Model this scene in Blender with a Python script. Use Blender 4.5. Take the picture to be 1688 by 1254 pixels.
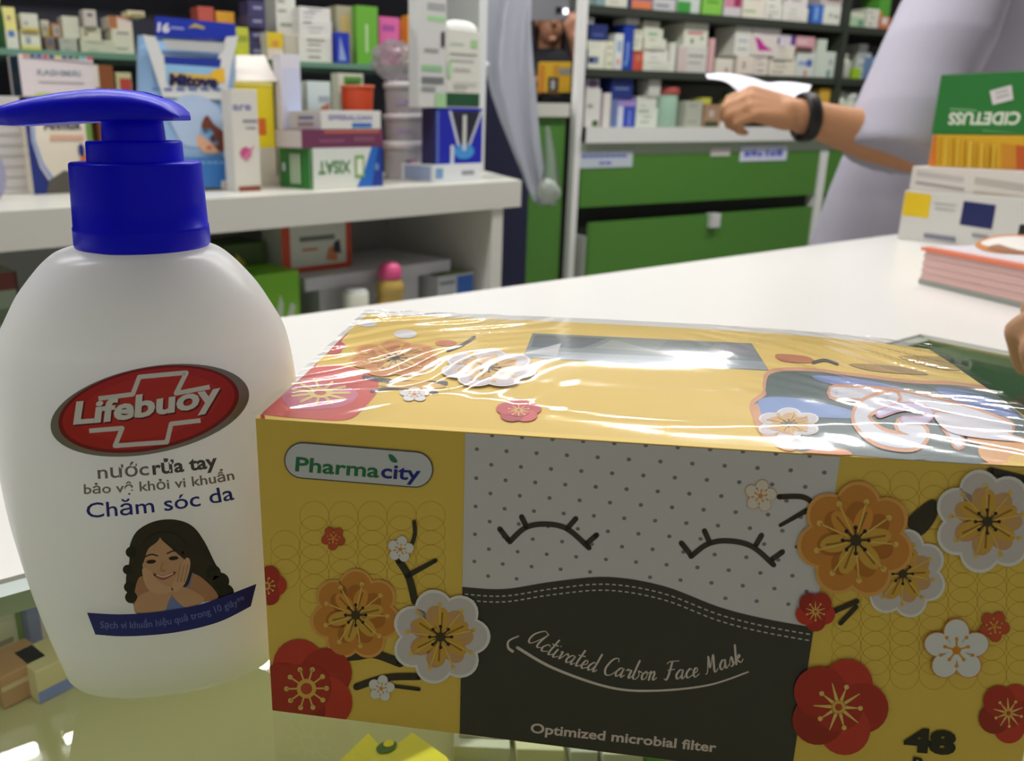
import bpy, bmesh, math, random
import numpy as np
from mathutils import Vector, Matrix, noise
from mathutils.bvhtree import BVHTree
random.seed(7)
for _o in list(bpy.data.objects): bpy.data.objects.remove(_o)
SC = bpy.context.scene
COL = SC.collection

# ------------------------------------------------------------------ camera (photo is 1688 x 1254, cropped off-centre)
F, PX, PY, HY = 1400.0, 684.0, 627.0, 205.0
PITCH = math.atan((PY - HY) / F)
YAW = math.atan((2814 - PX) / F * math.cos(PITCH))
_up = np.array([0, -math.cos(PITCH), -math.sin(PITCH)])
_fw = np.array([0, -math.sin(PITCH), math.cos(PITCH)])
_X = math.sin(YAW) * np.array([1., 0, 0]) + math.cos(YAW) * _fw
_Y = np.cross(_up, _X)
RM = np.array([_X, _Y, _up])
CAMP = np.array([0, 0, 1.19])
CR, CD, CF = RM[:, 0], RM[:, 1], RM[:, 2]
cam_d = bpy.data.cameras.new('camera')
cam = bpy.data.objects.new('camera', cam_d); COL.objects.link(cam)
cam.matrix_world = Matrix(((RM[0, 0], -RM[0, 1], -RM[0, 2], CAMP[0]), (RM[1, 0], -RM[1, 1], -RM[1, 2], CAMP[1]),
                           (RM[2, 0], -RM[2, 1], -RM[2, 2], CAMP[2]), (0, 0, 0, 1)))
cam_d.sensor_fit = 'HORIZONTAL'; cam_d.sensor_width = 36.0
cam_d.lens = F / 1688 * 36.0
cam_d.shift_x = (844 - PX) / 1688
cam_d.clip_start = 0.01; cam_d.clip_end = 60
cam_d.dof.use_dof = True
cam_d.dof.focus_distance = 0.285
cam_d.dof.aperture_fstop = 16.5
SC.camera = cam

# ------------------------------------------------------------------ world, exposure
SC.view_settings.view_transform = 'Standard'
SC.view_settings.look = 'None'
SC.view_settings.exposure = 0.0
SC.view_settings.gamma = 1.0
SC.view_settings.use_curve_mapping = False
wd = bpy.data.worlds.new('world'); SC.world = wd; wd.use_nodes = True
wd.node_tree.nodes['Background'].inputs[0].default_value = (0.86, 0.81, 0.93, 1)
wd.node_tree.nodes['Background'].inputs[1].default_value = 0.27

# ------------------------------------------------------------------ pixel -> place helpers (used only to read positions off the photograph)
def ray(px, py): return RM @ np.array([(px - PX) / F, (py - PY) / F, 1.0])
def gz(px, py, z):
    d = ray(px, py); return CAMP + d * ((z - CAMP[2]) / d[2])
def gp(px, py, p0, n):
    d = ray(px, py); return CAMP + d * (np.dot(np.array(p0) - CAMP, n) / np.dot(d, n))
def gd(px, py, depth): return CAMP + ray(px, py) * depth
def pj(p):
    c = RM.T @ (np.array(p) - CAMP); return (PX + F * c[0] / c[2], PY + F * c[1] / c[2], c[2])
def az(deg): return np.array([math.cos(math.radians(deg)), math.sin(math.radians(deg)), 0.0])

# ------------------------------------------------------------------ materials
def lin(c):
    def f(v):
        v = v / 255.0
        return v / 12.92 if v <= 0.04045 else ((v + 0.055) / 1.055) ** 2.4
    return (f(c[0]), f(c[1]), f(c[2]), 1.0)
_mats = {}
def mat(c, rough=0.55, spec=0.4, noise_amt=0.0, key=None, **kw):
    k = (tuple(c), rough, spec, noise_amt, key, tuple(sorted(kw.items())))
    if k in _mats: return _mats[k]
    m = bpy.data.materials.new('paint_%d_%d_%d' % tuple(int(v) for v in c)); m.use_nodes = True
    b = m.node_tree.nodes['Principled BSDF']
    b.inputs['Base Color'].default_value = lin(c)
    b.inputs['Roughness'].default_value = rough
    b.inputs['Specular IOR Level'].default_value = spec
    for kk, v in kw.items(): b.inputs[kk.replace('_', ' ')].default_value = v
    if noise_amt:
        nt = m.node_tree
        tx = nt.nodes.new('ShaderNodeTexNoise'); tx.inputs['Scale'].default_value = 35; tx.inputs['Detail'].default_value = 4
        mp = nt.nodes.new('ShaderNodeMapRange'); mp.inputs[3].default_value = 1 - noise_amt; mp.inputs[4].default_value = 1 + noise_amt
        mx = nt.nodes.new('ShaderNodeMix'); mx.data_type = 'RGBA'; mx.blend_type = 'MULTIPLY'; mx.inputs[0].default_value = 1
        tc = nt.nodes.new('ShaderNodeTexCoord')
        nt.links.new(tc.outputs['Object'], tx.inputs['Vector'])
        nt.links.new(tx.outputs[0], mp.inputs[0]); nt.links.new(mp.outputs[0], mx.inputs[7])
        mx.inputs[6].default_value = lin(c); nt.links.new(mx.outputs[2], b.inputs['Base Color'])
    _mats[k] = m
    return m
def clear_mat(name, tint, ior=1.45, rough=0.03, body=0.0, body_col=(220, 225, 225), boost=1.0, bump=None):
    """see-through sheet: transparent body, sharp reflection, optional milky part"""
    if name in _mats: return _mats[name]
    m = bpy.data.materials.new(name); m.use_nodes = True
    nt = m.node_tree; nt.nodes.clear()
    out = nt.nodes.new('ShaderNodeOutputMaterial')
    tr = nt.nodes.new('ShaderNodeBsdfTransparent'); tr.inputs[0].default_value = lin(tint)
    gl = nt.nodes.new('ShaderNodeBsdfGlossy'); gl.inputs['Roughness'].default_value = rough
    lw = nt.nodes.new('ShaderNodeLayerWeight'); lw.inputs[0].default_value = 0.5      # facing = 1 - cos, same from both sides
    pw = nt.nodes.new('ShaderNodeMath'); pw.operation = 'POWER'; pw.inputs[1].default_value = 5.0
    mu = nt.nodes.new('ShaderNodeMath'); mu.operation = 'MULTIPLY_ADD'; mu.use_clamp = True
    f0 = ((ior - 1) / (ior + 1)) ** 2 * boost; mu.inputs[1].default_value = 1 - f0; mu.inputs[2].default_value = f0
    nt.links.new(lw.outputs['Facing'], pw.inputs[0]); nt.links.new(pw.outputs[0], mu.inputs[0])
    base = tr
    if body:
        df = nt.nodes.new('ShaderNodeBsdfDiffuse'); df.inputs[0].default_value = lin(body_col)
        tl = nt.nodes.new('ShaderNodeBsdfTranslucent'); tl.inputs[0].default_value = lin(body_col)
        ad = nt.nodes.new('ShaderNodeMixShader'); ad.inputs[0].default_value = 0.5
        nt.links.new(df.outputs[0], ad.inputs[1]); nt.links.new(tl.outputs[0], ad.inputs[2])
        mb = nt.nodes.new('ShaderNodeMixShader'); mb.inputs[0].default_value = body
        nt.links.new(tr.outputs[0], mb.inputs[1]); nt.links.new(ad.outputs[0], mb.inputs[2]); base = mb
    if bump:
        tx = nt.nodes.new('ShaderNodeTexNoise'); tx.inputs['Scale'].default_value = bump[0]; tx.inputs['Detail'].default_value = 3
        tc = nt.nodes.new('ShaderNodeTexCoord'); nt.links.new(tc.outputs['Object'], tx.inputs['Vector'])
        bp = nt.nodes.new('ShaderNodeBump'); bp.inputs['Strength'].default_value = bump[1]; bp.inputs['Distance'].default_value = 0.002
        nt.links.new(tx.outputs[0], bp.inputs['Height']); nt.links.new(bp.outputs[0], gl.inputs['Normal'])
    mi = nt.nodes.new('ShaderNodeMixShader')
    nt.links.new(mu.outputs[0], mi.inputs[0]); nt.links.new(base.outputs[0], mi.inputs[1]); nt.links.new(gl.outputs[0], mi.inputs[2])
    nt.links.new(mi.outputs[0], out.inputs[0])
    _mats[name] = m
    return m
def glow(name, c, s):
    m = bpy.data.materials.new(name); m.use_nodes = True
    b = m.node_tree.nodes['Principled BSDF']
    b.inputs['Base Color'].default_value = lin(c); b.inputs['Emission Color'].default_value = lin(c); b.inputs['Emission Strength'].default_value = s
    return m

# ------------------------------------------------------------------ mesh builder
class MB:
    def __init__(s): s.v = []; s.f = []; s.m = []; s.mats = []; s.sm = []
    def mi(s, m):
        if m not in s.mats: s.mats.append(m)
        return s.mats.index(m)
    def add(s, verts, faces, m, smooth=False):
        o = len(s.v); k = s.mi(m)
        s.v += [tuple(float(x) for x in p) for p in verts]
        for f in faces: s.f.append(tuple(i + o for i in f)); s.m.append(k); s.sm.append(smooth)
        return s
    def box(s, lo, hi, m, bev=0.0, T=None):
        bm = bmesh.new(); bmesh.ops.create_cube(bm, size=1)
        lo = np.array(lo, float); hi = np.array(hi, float)
        for v in bm.verts: v.co = Vector((lo + hi) / 2 + np.array(v.co) * (hi - lo))
        if bev: bmesh.ops.bevel(bm, geom=bm.edges[:], offset=bev, segments=2, affect='EDGES', profile=0.6)
        return s.addbm(bm, m, T)
    def addbm(s, bm, m, T=None, smooth=False):
        bm.verts.index_update()
        vs = [(T @ v.co if T else v.co) for v in bm.verts]
        s.add([tuple(v) for v in vs], [[v.index for v in f.verts] for f in bm.faces], m, smooth)
        bm.free(); return s
    def prism(s, poly, z0, z1, m):
        n = len(poly)
        V = [(p[0], p[1], z0) for p in poly] + [(p[0], p[1], z1) for p in poly]
        Fs = [tuple(range(n))[::-1], tuple(range(n, 2 * n))] + [(i, (i + 1) % n, n + (i + 1) % n, n + i) for i in range(n)]
        return s.add(V, Fs, m)
    def loft(s, rings, m, caps=True, smooth=True):
        n = len(rings[0]); V = [p for r in rings for p in r]; Fs = []
        for k in range(len(rings) - 1):
            for i in range(n):
                j = (i + 1) % n; Fs.append((k * n + i, k * n + j, (k + 1) * n + j, (k + 1) * n + i))
        s.add(V, Fs, m, smooth)
        if caps:
            s.add(rings[0], [tuple(range(n))[::-1]], m, False); s.add(rings[-1], [tuple(range(n))], m, False)
        return s
    def lathe(s, prof, c, m, n=40, smooth=True, axis=None):
        rings = [[(c[0] + r * math.cos(2 * math.pi * i / n), c[1] + r * math.sin(2 * math.pi * i / n), c[2] + z) for i in range(n)] for r, z in prof]
        return s.loft(rings, m, True, smooth)
    def tube(s, pts, r, m, n=10):
        pts = [np.array(p, float) for p in pts]; rs = r if isinstance(r, (list, tuple)) else [r] * len(pts)
        rings = []
        for i, p in enumerate(pts):
            t = pts[min(i + 1, len(pts) - 1)] - pts[max(i - 1, 0)]; t /= np.linalg.norm(t)
            a = np.cross(t, [0, 0, 1.0]);
            if np.linalg.norm(a) < 1e-3: a = np.cross(t, [1.0, 0, 0])
            a /= np.linalg.norm(a); b = np.cross(t, a)
            rings.append([p + rs[i] * (math.cos(2 * math.pi * k / n) * a + math.sin(2 * math.pi * k / n) * b) for k in range(n)])
        return s.loft(rings, m)
    def ball(s, c, r, m, n=12, T=None):
        bm = bmesh.new(); bmesh.ops.create_uvsphere(bm, u_segments=n * 2, v_segments=n, radius=1)
        rr = np.array(r if isinstance(r, (list, tuple)) else (r, r, r), float)
        for v in bm.verts: v.co = Vector(np.array(v.co) * rr)
        if T: bm.transform(T)
        for v in bm.verts: v.co += Vector(c)
        return s.addbm(bm, m, None, True)
    def capsule(s, a, b, ra, rb, m, n=12):
        a = np.array(a, float); b = np.array(b, float)
        s.ball(a, ra, m, n // 2 + 2); s.ball(b, rb, m, n // 2 + 2)
        return s.tube([a, b], [ra * 0.998, rb * 0.998], m, n * 2)
    def build(s, name, parent=None, origin=None, rotz=0.0):
        me = bpy.data.meshes.new(name)
        if parent is not None: M = parent_world(parent).inverted()
        else:
            if origin is None:
                A = np.array(s.v); origin = ((A[:, 0].min() + A[:, 0].max()) / 2, (A[:, 1].min() + A[:, 1].max()) / 2, A[:, 2].min())
            M = (Matrix.Translation(Vector(origin)) @ Matrix.Rotation(rotz, 4, 'Z')).inverted()
        me.from_pydata([tuple(M @ Vector(p)) for p in s.v], [], s.f)
        for m in s.mats: me.materials.append(m)
        me.polygons.foreach_set('material_index', s.m); me.polygons.foreach_set('use_smooth', s.sm)
        me.update()
        o = bpy.data.objects.new(name, me); COL.objects.link(o)
        if parent is not None: o.parent = parent
        else: o.matrix_basis = M.inverted()
        return o
def parent_world(o):
    return (parent_world(o.parent) if o.parent else Matrix.Identity(4)) @ o.matrix_basis
def thing(name, label, cat, loc=(0, 0, 0), rotz=0.0, group=None):
    o = bpy.data.objects.new(name, None); COL.objects.link(o)
    o.location = loc; o.rotation_euler = (0, 0, rotz); o.empty_display_size = 0.05
    o.matrix_basis = Matrix.Translation(Vector(loc)) @ Matrix.Rotation(rotz, 4, 'Z')
    return tag(o, label, cat, group)
def tag(o, label, cat, group=None):
    o['label'] = label; o['category'] = cat
    if group: o['group'] = group
    return o
def struct(o): o['kind'] = 'structure'; return o

# ------------------------------------------------------------------ flat shapes (2-D, for printing)
_txt = {}
def text2d(st, fat=0.0):
    k = (st, fat)
    if k in _txt: return _txt[k]
    cu = bpy.data.curves.new('t', 'FONT'); cu.body = st; cu.size = 1.0; cu.resolution_u = 3; cu.offset = fat
    ob = bpy.data.objects.new('t', cu); COL.objects.link(ob)
    dg = bpy.context.evaluated_depsgraph_get(); dg.update()
    me = bpy.data.meshes.new_from_object(ob.evaluated_get(dg))
    V = [(v.co.x, v.co.y) for v in me.vertices]; Fs = [tuple(p.vertices) for p in me.polygons]
    bpy.data.objects.remove(ob); bpy.data.curves.remove(cu); bpy.data.meshes.remove(me)
    x0 = min(v[0] for v in V); x1 = max(v[0] for v in V)
    _txt[k] = ([(v[0] - x0, v[1]) for v in V], Fs, x1 - x0)
    return _txt[k]
def tri(poly):
    bm = bmesh.new(); f = bm.faces.new([bm.verts.new((p[0], p[1], 0)) for p in poly])
    bmesh.ops.triangulate(bm, faces=[f]); bm.verts.index_update()
    r = ([(v.co.x, v.co.y) for v in bm.verts], [tuple(v.index for v in q.verts) for q in bm.faces]); bm.free(); return r
def grid_cut(V, Fs, step):
    bm = bmesh.new(); vs = [bm.verts.new((v[0], v[1], 0)) for v in V]
    for f in Fs:
        try: bm.faces.new([vs[i] for i in f])
        except ValueError: pass
    xs = [v[0] for v in V]; ys = [v[1] for v in V]
    for a, lo, hi in ((0, min(xs), max(xs)), (1, min(ys), max(ys))):
        k = math.floor(lo / step) + 1
        while k * step < hi:
            co = [0, 0, 0]; no = [0, 0, 0]; co[a] = k * step; no[a] = 1
            bmesh.ops.bisect_plane(bm, geom=bm.verts[:] + bm.edges[:] + bm.faces[:], plane_co=co, plane_no=no); k += 1
    bm.verts.index_update()
    r = ([(v.co.x, v.co.y) for v in bm.verts], [tuple(v.index for v in f.verts) for f in bm.faces]); bm.free(); return r
def smooth_line(P, n=8, closed=False):
    P = [np.array(p, float) for p in P]; out = []; N = len(P)
    for i in range(N if closed else N - 1):
        a = P[(i - 1) % N] if closed or i > 0 else P[0]; b = P[i]; c = P[(i + 1) % N]; d = P[(i + 2) % N] if closed or i < N - 2 else P[-1]
        for k in range(n):
            t = k / n
            out.append(0.5 * (2 * b + (c - a) * t + (2 * a - 5 * b + 4 * c - d) * t * t + (3 * b - a - 3 * c + d) * t ** 3))
    if not closed: out.append(P[-1])
    return out
def stroke(P, w, caps=True):
    """ribbon of width w (number or list) along a 2-D polyline"""
    P = [np.array(p, float) for p in P]; n = len(P); ws = w if isinstance(w, (list, tuple)) else [w] * n
    V = []; Fs = []
    for i, p in enumerate(P):
        t = P[min(i + 1, n - 1)] - P[max(i - 1, 0)]; t = t / (np.linalg.norm(t) + 1e-9); q = np.array([-t[1], t[0]])
        V += [tuple(p + q * ws[i] / 2), tuple(p - q * ws[i] / 2)]
    for i in range(n - 1): Fs.append((2 * i, 2 * i + 1, 2 * i + 3, 2 * i + 2))
    if caps:
        for e in (0, n - 1):
            c = P[e]; o = len(V); V += [tuple(c + ws[e] / 2 * np.array([math.cos(a), math.sin(a)])) for a in np.linspace(0, 2 * math.pi, 9)[:-1]]; Fs.append(tuple(range(o, o + 8)))
    return V, Fs
def disc(cx, cy, rx, ry=None, rot=0.0, n=28):
    ry = rx if ry is None else ry; c, s_ = math.cos(rot), math.sin(rot)
    return ([(cx + rx * math.cos(a) * c - ry * math.sin(a) * s_, cy + rx * math.cos(a) * s_ + ry * math.sin(a) * c) for a in np.linspace(0, 2 * math.pi, n + 1)[:-1]], [tuple(range(n))])
def path_text(st, base, size, fat=0.0, shear=0.0, width=None, lift=0.0):
    """text along a 2-D baseline polyline (y down, as in the photo)"""
    V, Fs, w = text2d(st, fat)
    B = smooth_line(base, 12) if len(base) > 2 else [np.array(p, float) for p in base]
    L = [0.0]
    for a, b in zip(B[:-1], B[1:]): L.append(L[-1] + float(np.linalg.norm(b - a)))
    tot = L[-1] if width is None else width
    sx = tot / w; out = []
    for x, y in V:
        u = min(max((x * sx + y * size * shear), 0), L[-1]); i = max(0, min(np.searchsorted(L, u) - 1, len(B) - 2))
        t = (B[i + 1] - B[i]); ln = np.linalg.norm(t); t = t / ln; p = B[i] + t * (x * sx + y * size * shear - L[i])
        out.append(tuple(p + np.array([t[1], -t[0]]) * (y * size + lift)))
    return out, Fs

LAMP_POWER = 15.5
CASE_FILL_POWER = 0.2  # strength of the fill added inside the showcase
LAMPS = [(x, y) for y in (1.15, 2.70) for x in (-0.28, 0.97, 2.22, 3.47)]
LAMP_LABELS = ['%s tube light from the left wall in the ceiling row above the %s' % (o_, r_) for r_ in ('staff aisle', 'wall shelving') for o_ in ('first', 'second', 'third', 'fourth')]

# ------------------------------------------------------------------ room shell and lamps
WHITE = mat((232, 231, 228), 0.35, 0.4)
def slab(name, lo, hi, m):
    o = MB().box(lo, hi, m).build(name); return struct(o)
slab('floor', (-3.0, -3.0, -0.05), (7.5, 6.0, 0.0), mat((170, 168, 160), 0.3, 0.5, 0.06))
slab('ceiling', (-3.0, -3.0, 2.90), (7.5, 6.0, 2.95), mat((235, 235, 232), 0.9))
slab('wall_back', (-3.0, 5.95, 0.0), (7.5, 6.0, 2.90), mat((205, 208, 205), 0.8))
slab('wall_left', (-3.0, -3.0, 0.0), (-2.95, 5.95, 2.90), mat((205, 205, 200), 0.8))
slab('wall_right', (7.45, -3.0, 0.0), (7.5, 5.95, 2.90), mat((200, 205, 198), 0.8))
def ceiling_lamp(x, y, lab, power=LAMP_POWER):
    r = thing('ceiling_light', lab, 'ceiling light', (x, y, 2.90), 0, 'tube lights on the ceiling')
    f = MB()
    for a in ((-0.62, -0.62 + 0.02), (0.60, 0.62)): f.box((x + a[0], y - 0.16, 2.83), (x + a[1], y + 0.16, 2.90), WHITE)
    for a in ((-0.16, -0.14), (0.14, 0.16)): f.box((x - 0.60, y + a[0], 2.83), (x + 0.60, y + a[1], 2.90), WHITE)
    f.build('frame', r)
    MB().box((x - 0.60, y - 0.14, 2.885), (x + 0.60, y + 0.14, 2.899), WHITE).build('reflector', r)
    MB().tube([(x - 0.59, y, 2.862), (x + 0.59, y, 2.862)], 0.013, glow('tube_glow', (250, 252, 255), 6.0)).build('tube', r)
    l = bpy.data.lights.new('tube_light', 'AREA'); l.shape = 'RECTANGLE'; l.size = 1.16; l.size_y = 0.05; l.energy = power; l.color = (1.0, 0.985, 0.96)
    lo = bpy.data.objects.new('tube_light', l); COL.objects.link(lo); lo.parent = r; lo.location = (0, 0, -0.075)
for i, (x, y) in enumerate(LAMPS):
    ceiling_lamp(x, y, LAMP_LABELS[i])

# ------------------------------------------------------------------ service counter: white worktop round a sunken glass pane, showcase below
CY0, CY1, CX1, ZC = 0.374, 0.783, 0.837, 1.0
ct = thing('showcase_counter', 'long white pharmacy counter with a glass viewing pane set into its top', 'counter', (0.8, 0.2, 0))
TOPW = mat((236, 234, 230), 0.28, 0.45, 0.012)
wt = MB()
wt.prism([(-1.6, CY0), (-1.6, CY1), (3.6, CY1), (3.6, -0.75), (0.795, -0.75), (CX1, CY0)], 0.986, ZC, TOPW)
wt.build('worktop', ct)
GL = clear_mat('pane_glass', (246, 249, 242), 1.5, 0.004, 0.0, boost=1.1)
MB().prism([(-1.6, -0.75), (0.788, -0.75), (CX1 - 0.016, CY0 - 0.016), (-1.6, CY0 - 0.016)], 0.992, ZC, GL).build('glass_pane', ct)
ALU = mat((196, 206, 200), 0.28, 0.5, Metallic=0.6)
fr = MB()
fr.box((-1.6, CY0 - 0.015, 0.9905), (CX1 - 0.012, CY0 - 0.0035, 0.9995), ALU)
fr.build('metal_edge', ct)
fr = MB(); fr.prism([(0.790, -0.75), (0.7935, -0.75), (CX1 - 0.003, CY0 - 0.004), (CX1 - 0.014, CY0 - 0.012)], 0.9905, 0.9995, ALU); fr.build('metal_edge', ct)
OL = mat((190, 190, 146), 0.5)
sh = MB(); sh.box((-1.6, -0.74, 0.845), (0.785, CY1 - 0.055, 0.855), OL); sh.build('shelf', ct)
bd = MB()
bd.box((-1.6, CY1 - 0.05, 0.0), (3.6, CY1 - 0.03, 0.985), WHITE)
bd.box((0.80, -0.74, 0.0), (0.815, CY1 - 0.055, 0.955), mat((176, 178, 140), 0.6))
bd.box((-1.6, -0.745, 0.0), (3.6, -0.742, 0.40), WHITE)
bd.build('cabinet_body', ct)
tl = MB(); tl.tube([(-1.5, 0.41, 0.974), (0.77, 0.41, 0.974)], 0.006, glow('case_fill_glow', (255, 250, 236), 3.0)); tl.build('case_fill', ct)  # added glowing tube, out of view, to brighten the showcase interior
ll = bpy.data.lights.new('case_fill', 'AREA'); ll.shape = 'RECTANGLE'; ll.size = 2.2; ll.size_y = 0.02; ll.energy = CASE_FILL_POWER; ll.color = (1.0, 0.97, 0.90)  # fill light added with the tube, lifts the shelf under the pane
lo_ = bpy.data.objects.new('case_fill_source', ll); COL.objects.link(lo_); lo_.parent = ct; lo_.location = (-0.365 - 0.8, 0.405 - 0.2, 0.966)

# ------------------------------------------------------------------ things seen through the pane
def carton(name, label, cat, base, yaw, w, d, h, col, prints=(), group=None, rough=0.45, side=None, top=None, bev=0.0012, z=None):
    """a folded carton: body in the right size, printed front; base = middle of the front edge of its foot"""
    yv = az(yaw); nv = np.array([-yv[1], yv[0], 0])
    base = np.array(base, float)
    o = MB(); m = mat(col, rough)
    T = Matrix(((yv[0], nv[0], 0, base[0]), (yv[1], nv[1], 0, base[1]), (0, 0, 1, base[2]), (0, 0, 0, 1)))
    o.box((-w / 2, 0, 0), (w / 2, d, h), m, min(bev, w * .1, h * .1), T)
    def put(V, Fs, mm, L, face='f'):
        k = 0.00025 * (L + 1)
        if face == 'f': pts = [T @ Vector((x, -k, y)) for x, y in V]
        elif face == 't': pts = [T @ Vector((x, y, h + k)) for x, y in V]
        elif face == 'l': pts = [T @ Vector((-w / 2 - k, d - y if False else x, y)) for x, y in V]
        else: pts = [T @ Vector((w / 2 + k, x, y)) for x, y in V]
        o.add([tuple(p) for p in pts], Fs, mm)
    e = 0.001
    if side: 
        for fc in 'lr': put([(e, e), (d - e, e), (d - e, h - e), (e, h - e)], [(0, 1, 2, 3)], mat(side, rough), 0, fc)
    if top: put([(-w / 2 + e, e), (w / 2 - e, e), (w / 2 - e, d - e), (-w / 2 + e, d - e)], [(0, 1, 2, 3)], mat(top, rough), 0, 't')
    for L, p in enumerate(prints):
        if p[0] == 't':          # ('t', text, u, v, height, colour, upside_down, fat, width)
            _, st, u, v, hh, c, ud, fat, wd_ = (list(p) + [False, 0.0, None])[:9] if len(p) < 9 else p
            V, Fs, tw = text2d(st, fat); k = hh * h / 0.73; kx = k if wd_ is None else wd_ * w / tw
            V = [(-w / 2 + u * w + x * kx, v * h + y * k) for x, y in V]
            if ud:
                cx = -w / 2 + u * w + tw * kx / 2; cy = v * h + hh * h / 2
                V = [(2 * cx - x, 2 * cy - y) for x, y in V]
            put(V, Fs, mat(c, rough), L)
        elif p[0] == 'p':        # ('p', [(u, v)...], colour)
            V, Fs = tri([(-w / 2 + u * w, v * h) for u, v in p[1]]); put(V, Fs, mat(p[2], rough), L)
        elif p[0] == 'e':        # ('e', u, v, ru, rv, colour)
            V, Fs = disc(-w / 2 + p[1] * w, p[2] * h, p[3] * w, p[4] * h); put(V, Fs, mat(p[5], rough), L)
        elif p[0] in ('T', 'L'):    # rectangle on the top / left side
            a, b = (w, d) if p[0] == 'T' else (d, h)
            x0, y0, x1, y1 = p[1] * a, p[2] * b, p[3] * a, p[4] * b
            if p[0] == 'T': x0 -= w / 2; x1 -= w / 2
            put([(x0, y0), (x1, y0), (x1, y1), (x0, y1)], [(0, 1, 2, 3)], mat(p[5], rough), L + 1, 't' if p[0] == 'T' else 'l')
        else:
            x0, y0, x1, y1 = -w / 2 + p[0] * w, p[1] * h, -w / 2 + p[2] * w, p[3] * h
            put([(x0, y0), (x1, y0), (x1, y1), (x0, y1)], [(0, 1, 2, 3)], mat(p[4], rough), L)
    ob = o.build(name, None, tuple(base + nv * d / 2), math.radians(yaw))
    return tag(ob, label, cat, group)

ZS = 0.8555
ap = lambda x, y: gz(x, y, ZS)
carton('medicine_box', 'small brown carton under the glass beside the white bottle', 'box', ap(48, 1150), 15, 0.030, 0.03, 0.022, (190, 150, 110), [(0, .55, 1, .7, (220, 200, 160))])
carton('medicine_box', 'cream carton with blue front edge under the glass next to the bottle foot', 'box', ap(104, 1140), 15, 0.030, 0.03, 0.022, (222, 214, 170), [(0, 0, 1, .35, (130, 150, 225))])
carton('medicine_box', 'green and white carton under the glass behind the white bottle', 'box', ap(40, 1062), 15, 0.022, 0.02, 0.034, (215, 222, 190), [(0.1, 0, .9, .8, (140, 180, 90))])
carton('medicine_box', 'narrow blue and white carton under the glass behind the white bottle', 'box', ap(74, 1062), 15, 0.017, 0.02, 0.036, (130, 140, 190), [(0.45, 0.1, .8, .9, (225, 215, 215))])
carton('medicine_box', 'narrow yellow carton under the glass close behind the bottle', 'box', ap(93, 1048), 15, 0.012, 0.02, 0.034, (205, 185, 60))
carton('medicine_box', 'pale grey carton under the glass at the photo left edge', 'box', ap(12, 1080), 15, 0.018, 0.02, 0.04, (205, 205, 180), [(.2, .2, .8, .3, (150, 140, 110))])
# yellow pouch with two pointed corners
yp = MB(); YM = mat((238, 226, 40), 0.4)
def pouch(pts, z, m, th=0.006):
    V = [gz(x, y, z + dz) for x, y, dz in pts]
    return V
ring1 = [gz(x, y, ZS + 0.014) for x, y in [(556, 1258), (602, 1213), (626, 1240), (646, 1240), (682, 1212), (744, 1256), (770, 1300), (740, 1340), (560, 1340)]]
ring0 = [p - np.array([0, 0, 0.0138]) for p in ring1]
cen = sum(ring1) / len(ring1); ring2 = [cen + (p - cen) * .9 + np.array([0, 0, 0.004]) for p in ring1]
yp.loft([[tuple(p) for p in ring0], [tuple(p) for p in ring1], [tuple(p) for p in ring2]], YM, True, False)
cen = cen + np.array([0, 0, -0.0165])
V, Fs = disc(0, 0, .006, .004); yp.add([tuple(cen + np.array([x, y + .012, .0212])) for x, y in V], Fs, mat((60, 110, 40)))
V, Fs = disc(0, 0, .003, .0025); yp.add([tuple(cen + np.array([x + .002, y + .013, .0216])) for x, y in V], Fs, mat((238, 226, 40)))
tag(yp.build('pouch'), 'yellow crinkled pouch with pointed corners under the glass in front of the box', 'pouch')
for k, (x0, x1, c, lab) in enumerate([(745, 842, (214, 216, 205), 'silvery blister sheet under the glass just right of the yellow pouch'), (848, 930, (222, 222, 190), 'cream flat carton under the glass next to the silvery blister sheet'),
                              (938, 985, (196, 200, 196), 'grey flat carton under the glass between cream and pale cartons'), (990, 1060, (205, 208, 200), 'pale flat carton under the glass below the lettering on the box'),
                              (1068, 1130, (60, 150, 80), 'green and white flat pack under the glass right of the pale carton')]):
    p = gz((x0 + x1) / 2, 1262 + k * 4, ZS); q0 = gz(x0, 1262 + k * 4, ZS); q1 = gz(x1, 1262 + k * 4, ZS)
    carton('flat_carton', lab, 'box', p, -38 + k, np.linalg.norm(q1 - q0) * .96, 0.07, 0.012, c, [('T', .1, .1, .9, .18, (150, 150, 140)), ('T', .1, .55, .6, .62, (230, 230, 225))], 'flat packs under the glass')

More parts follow.
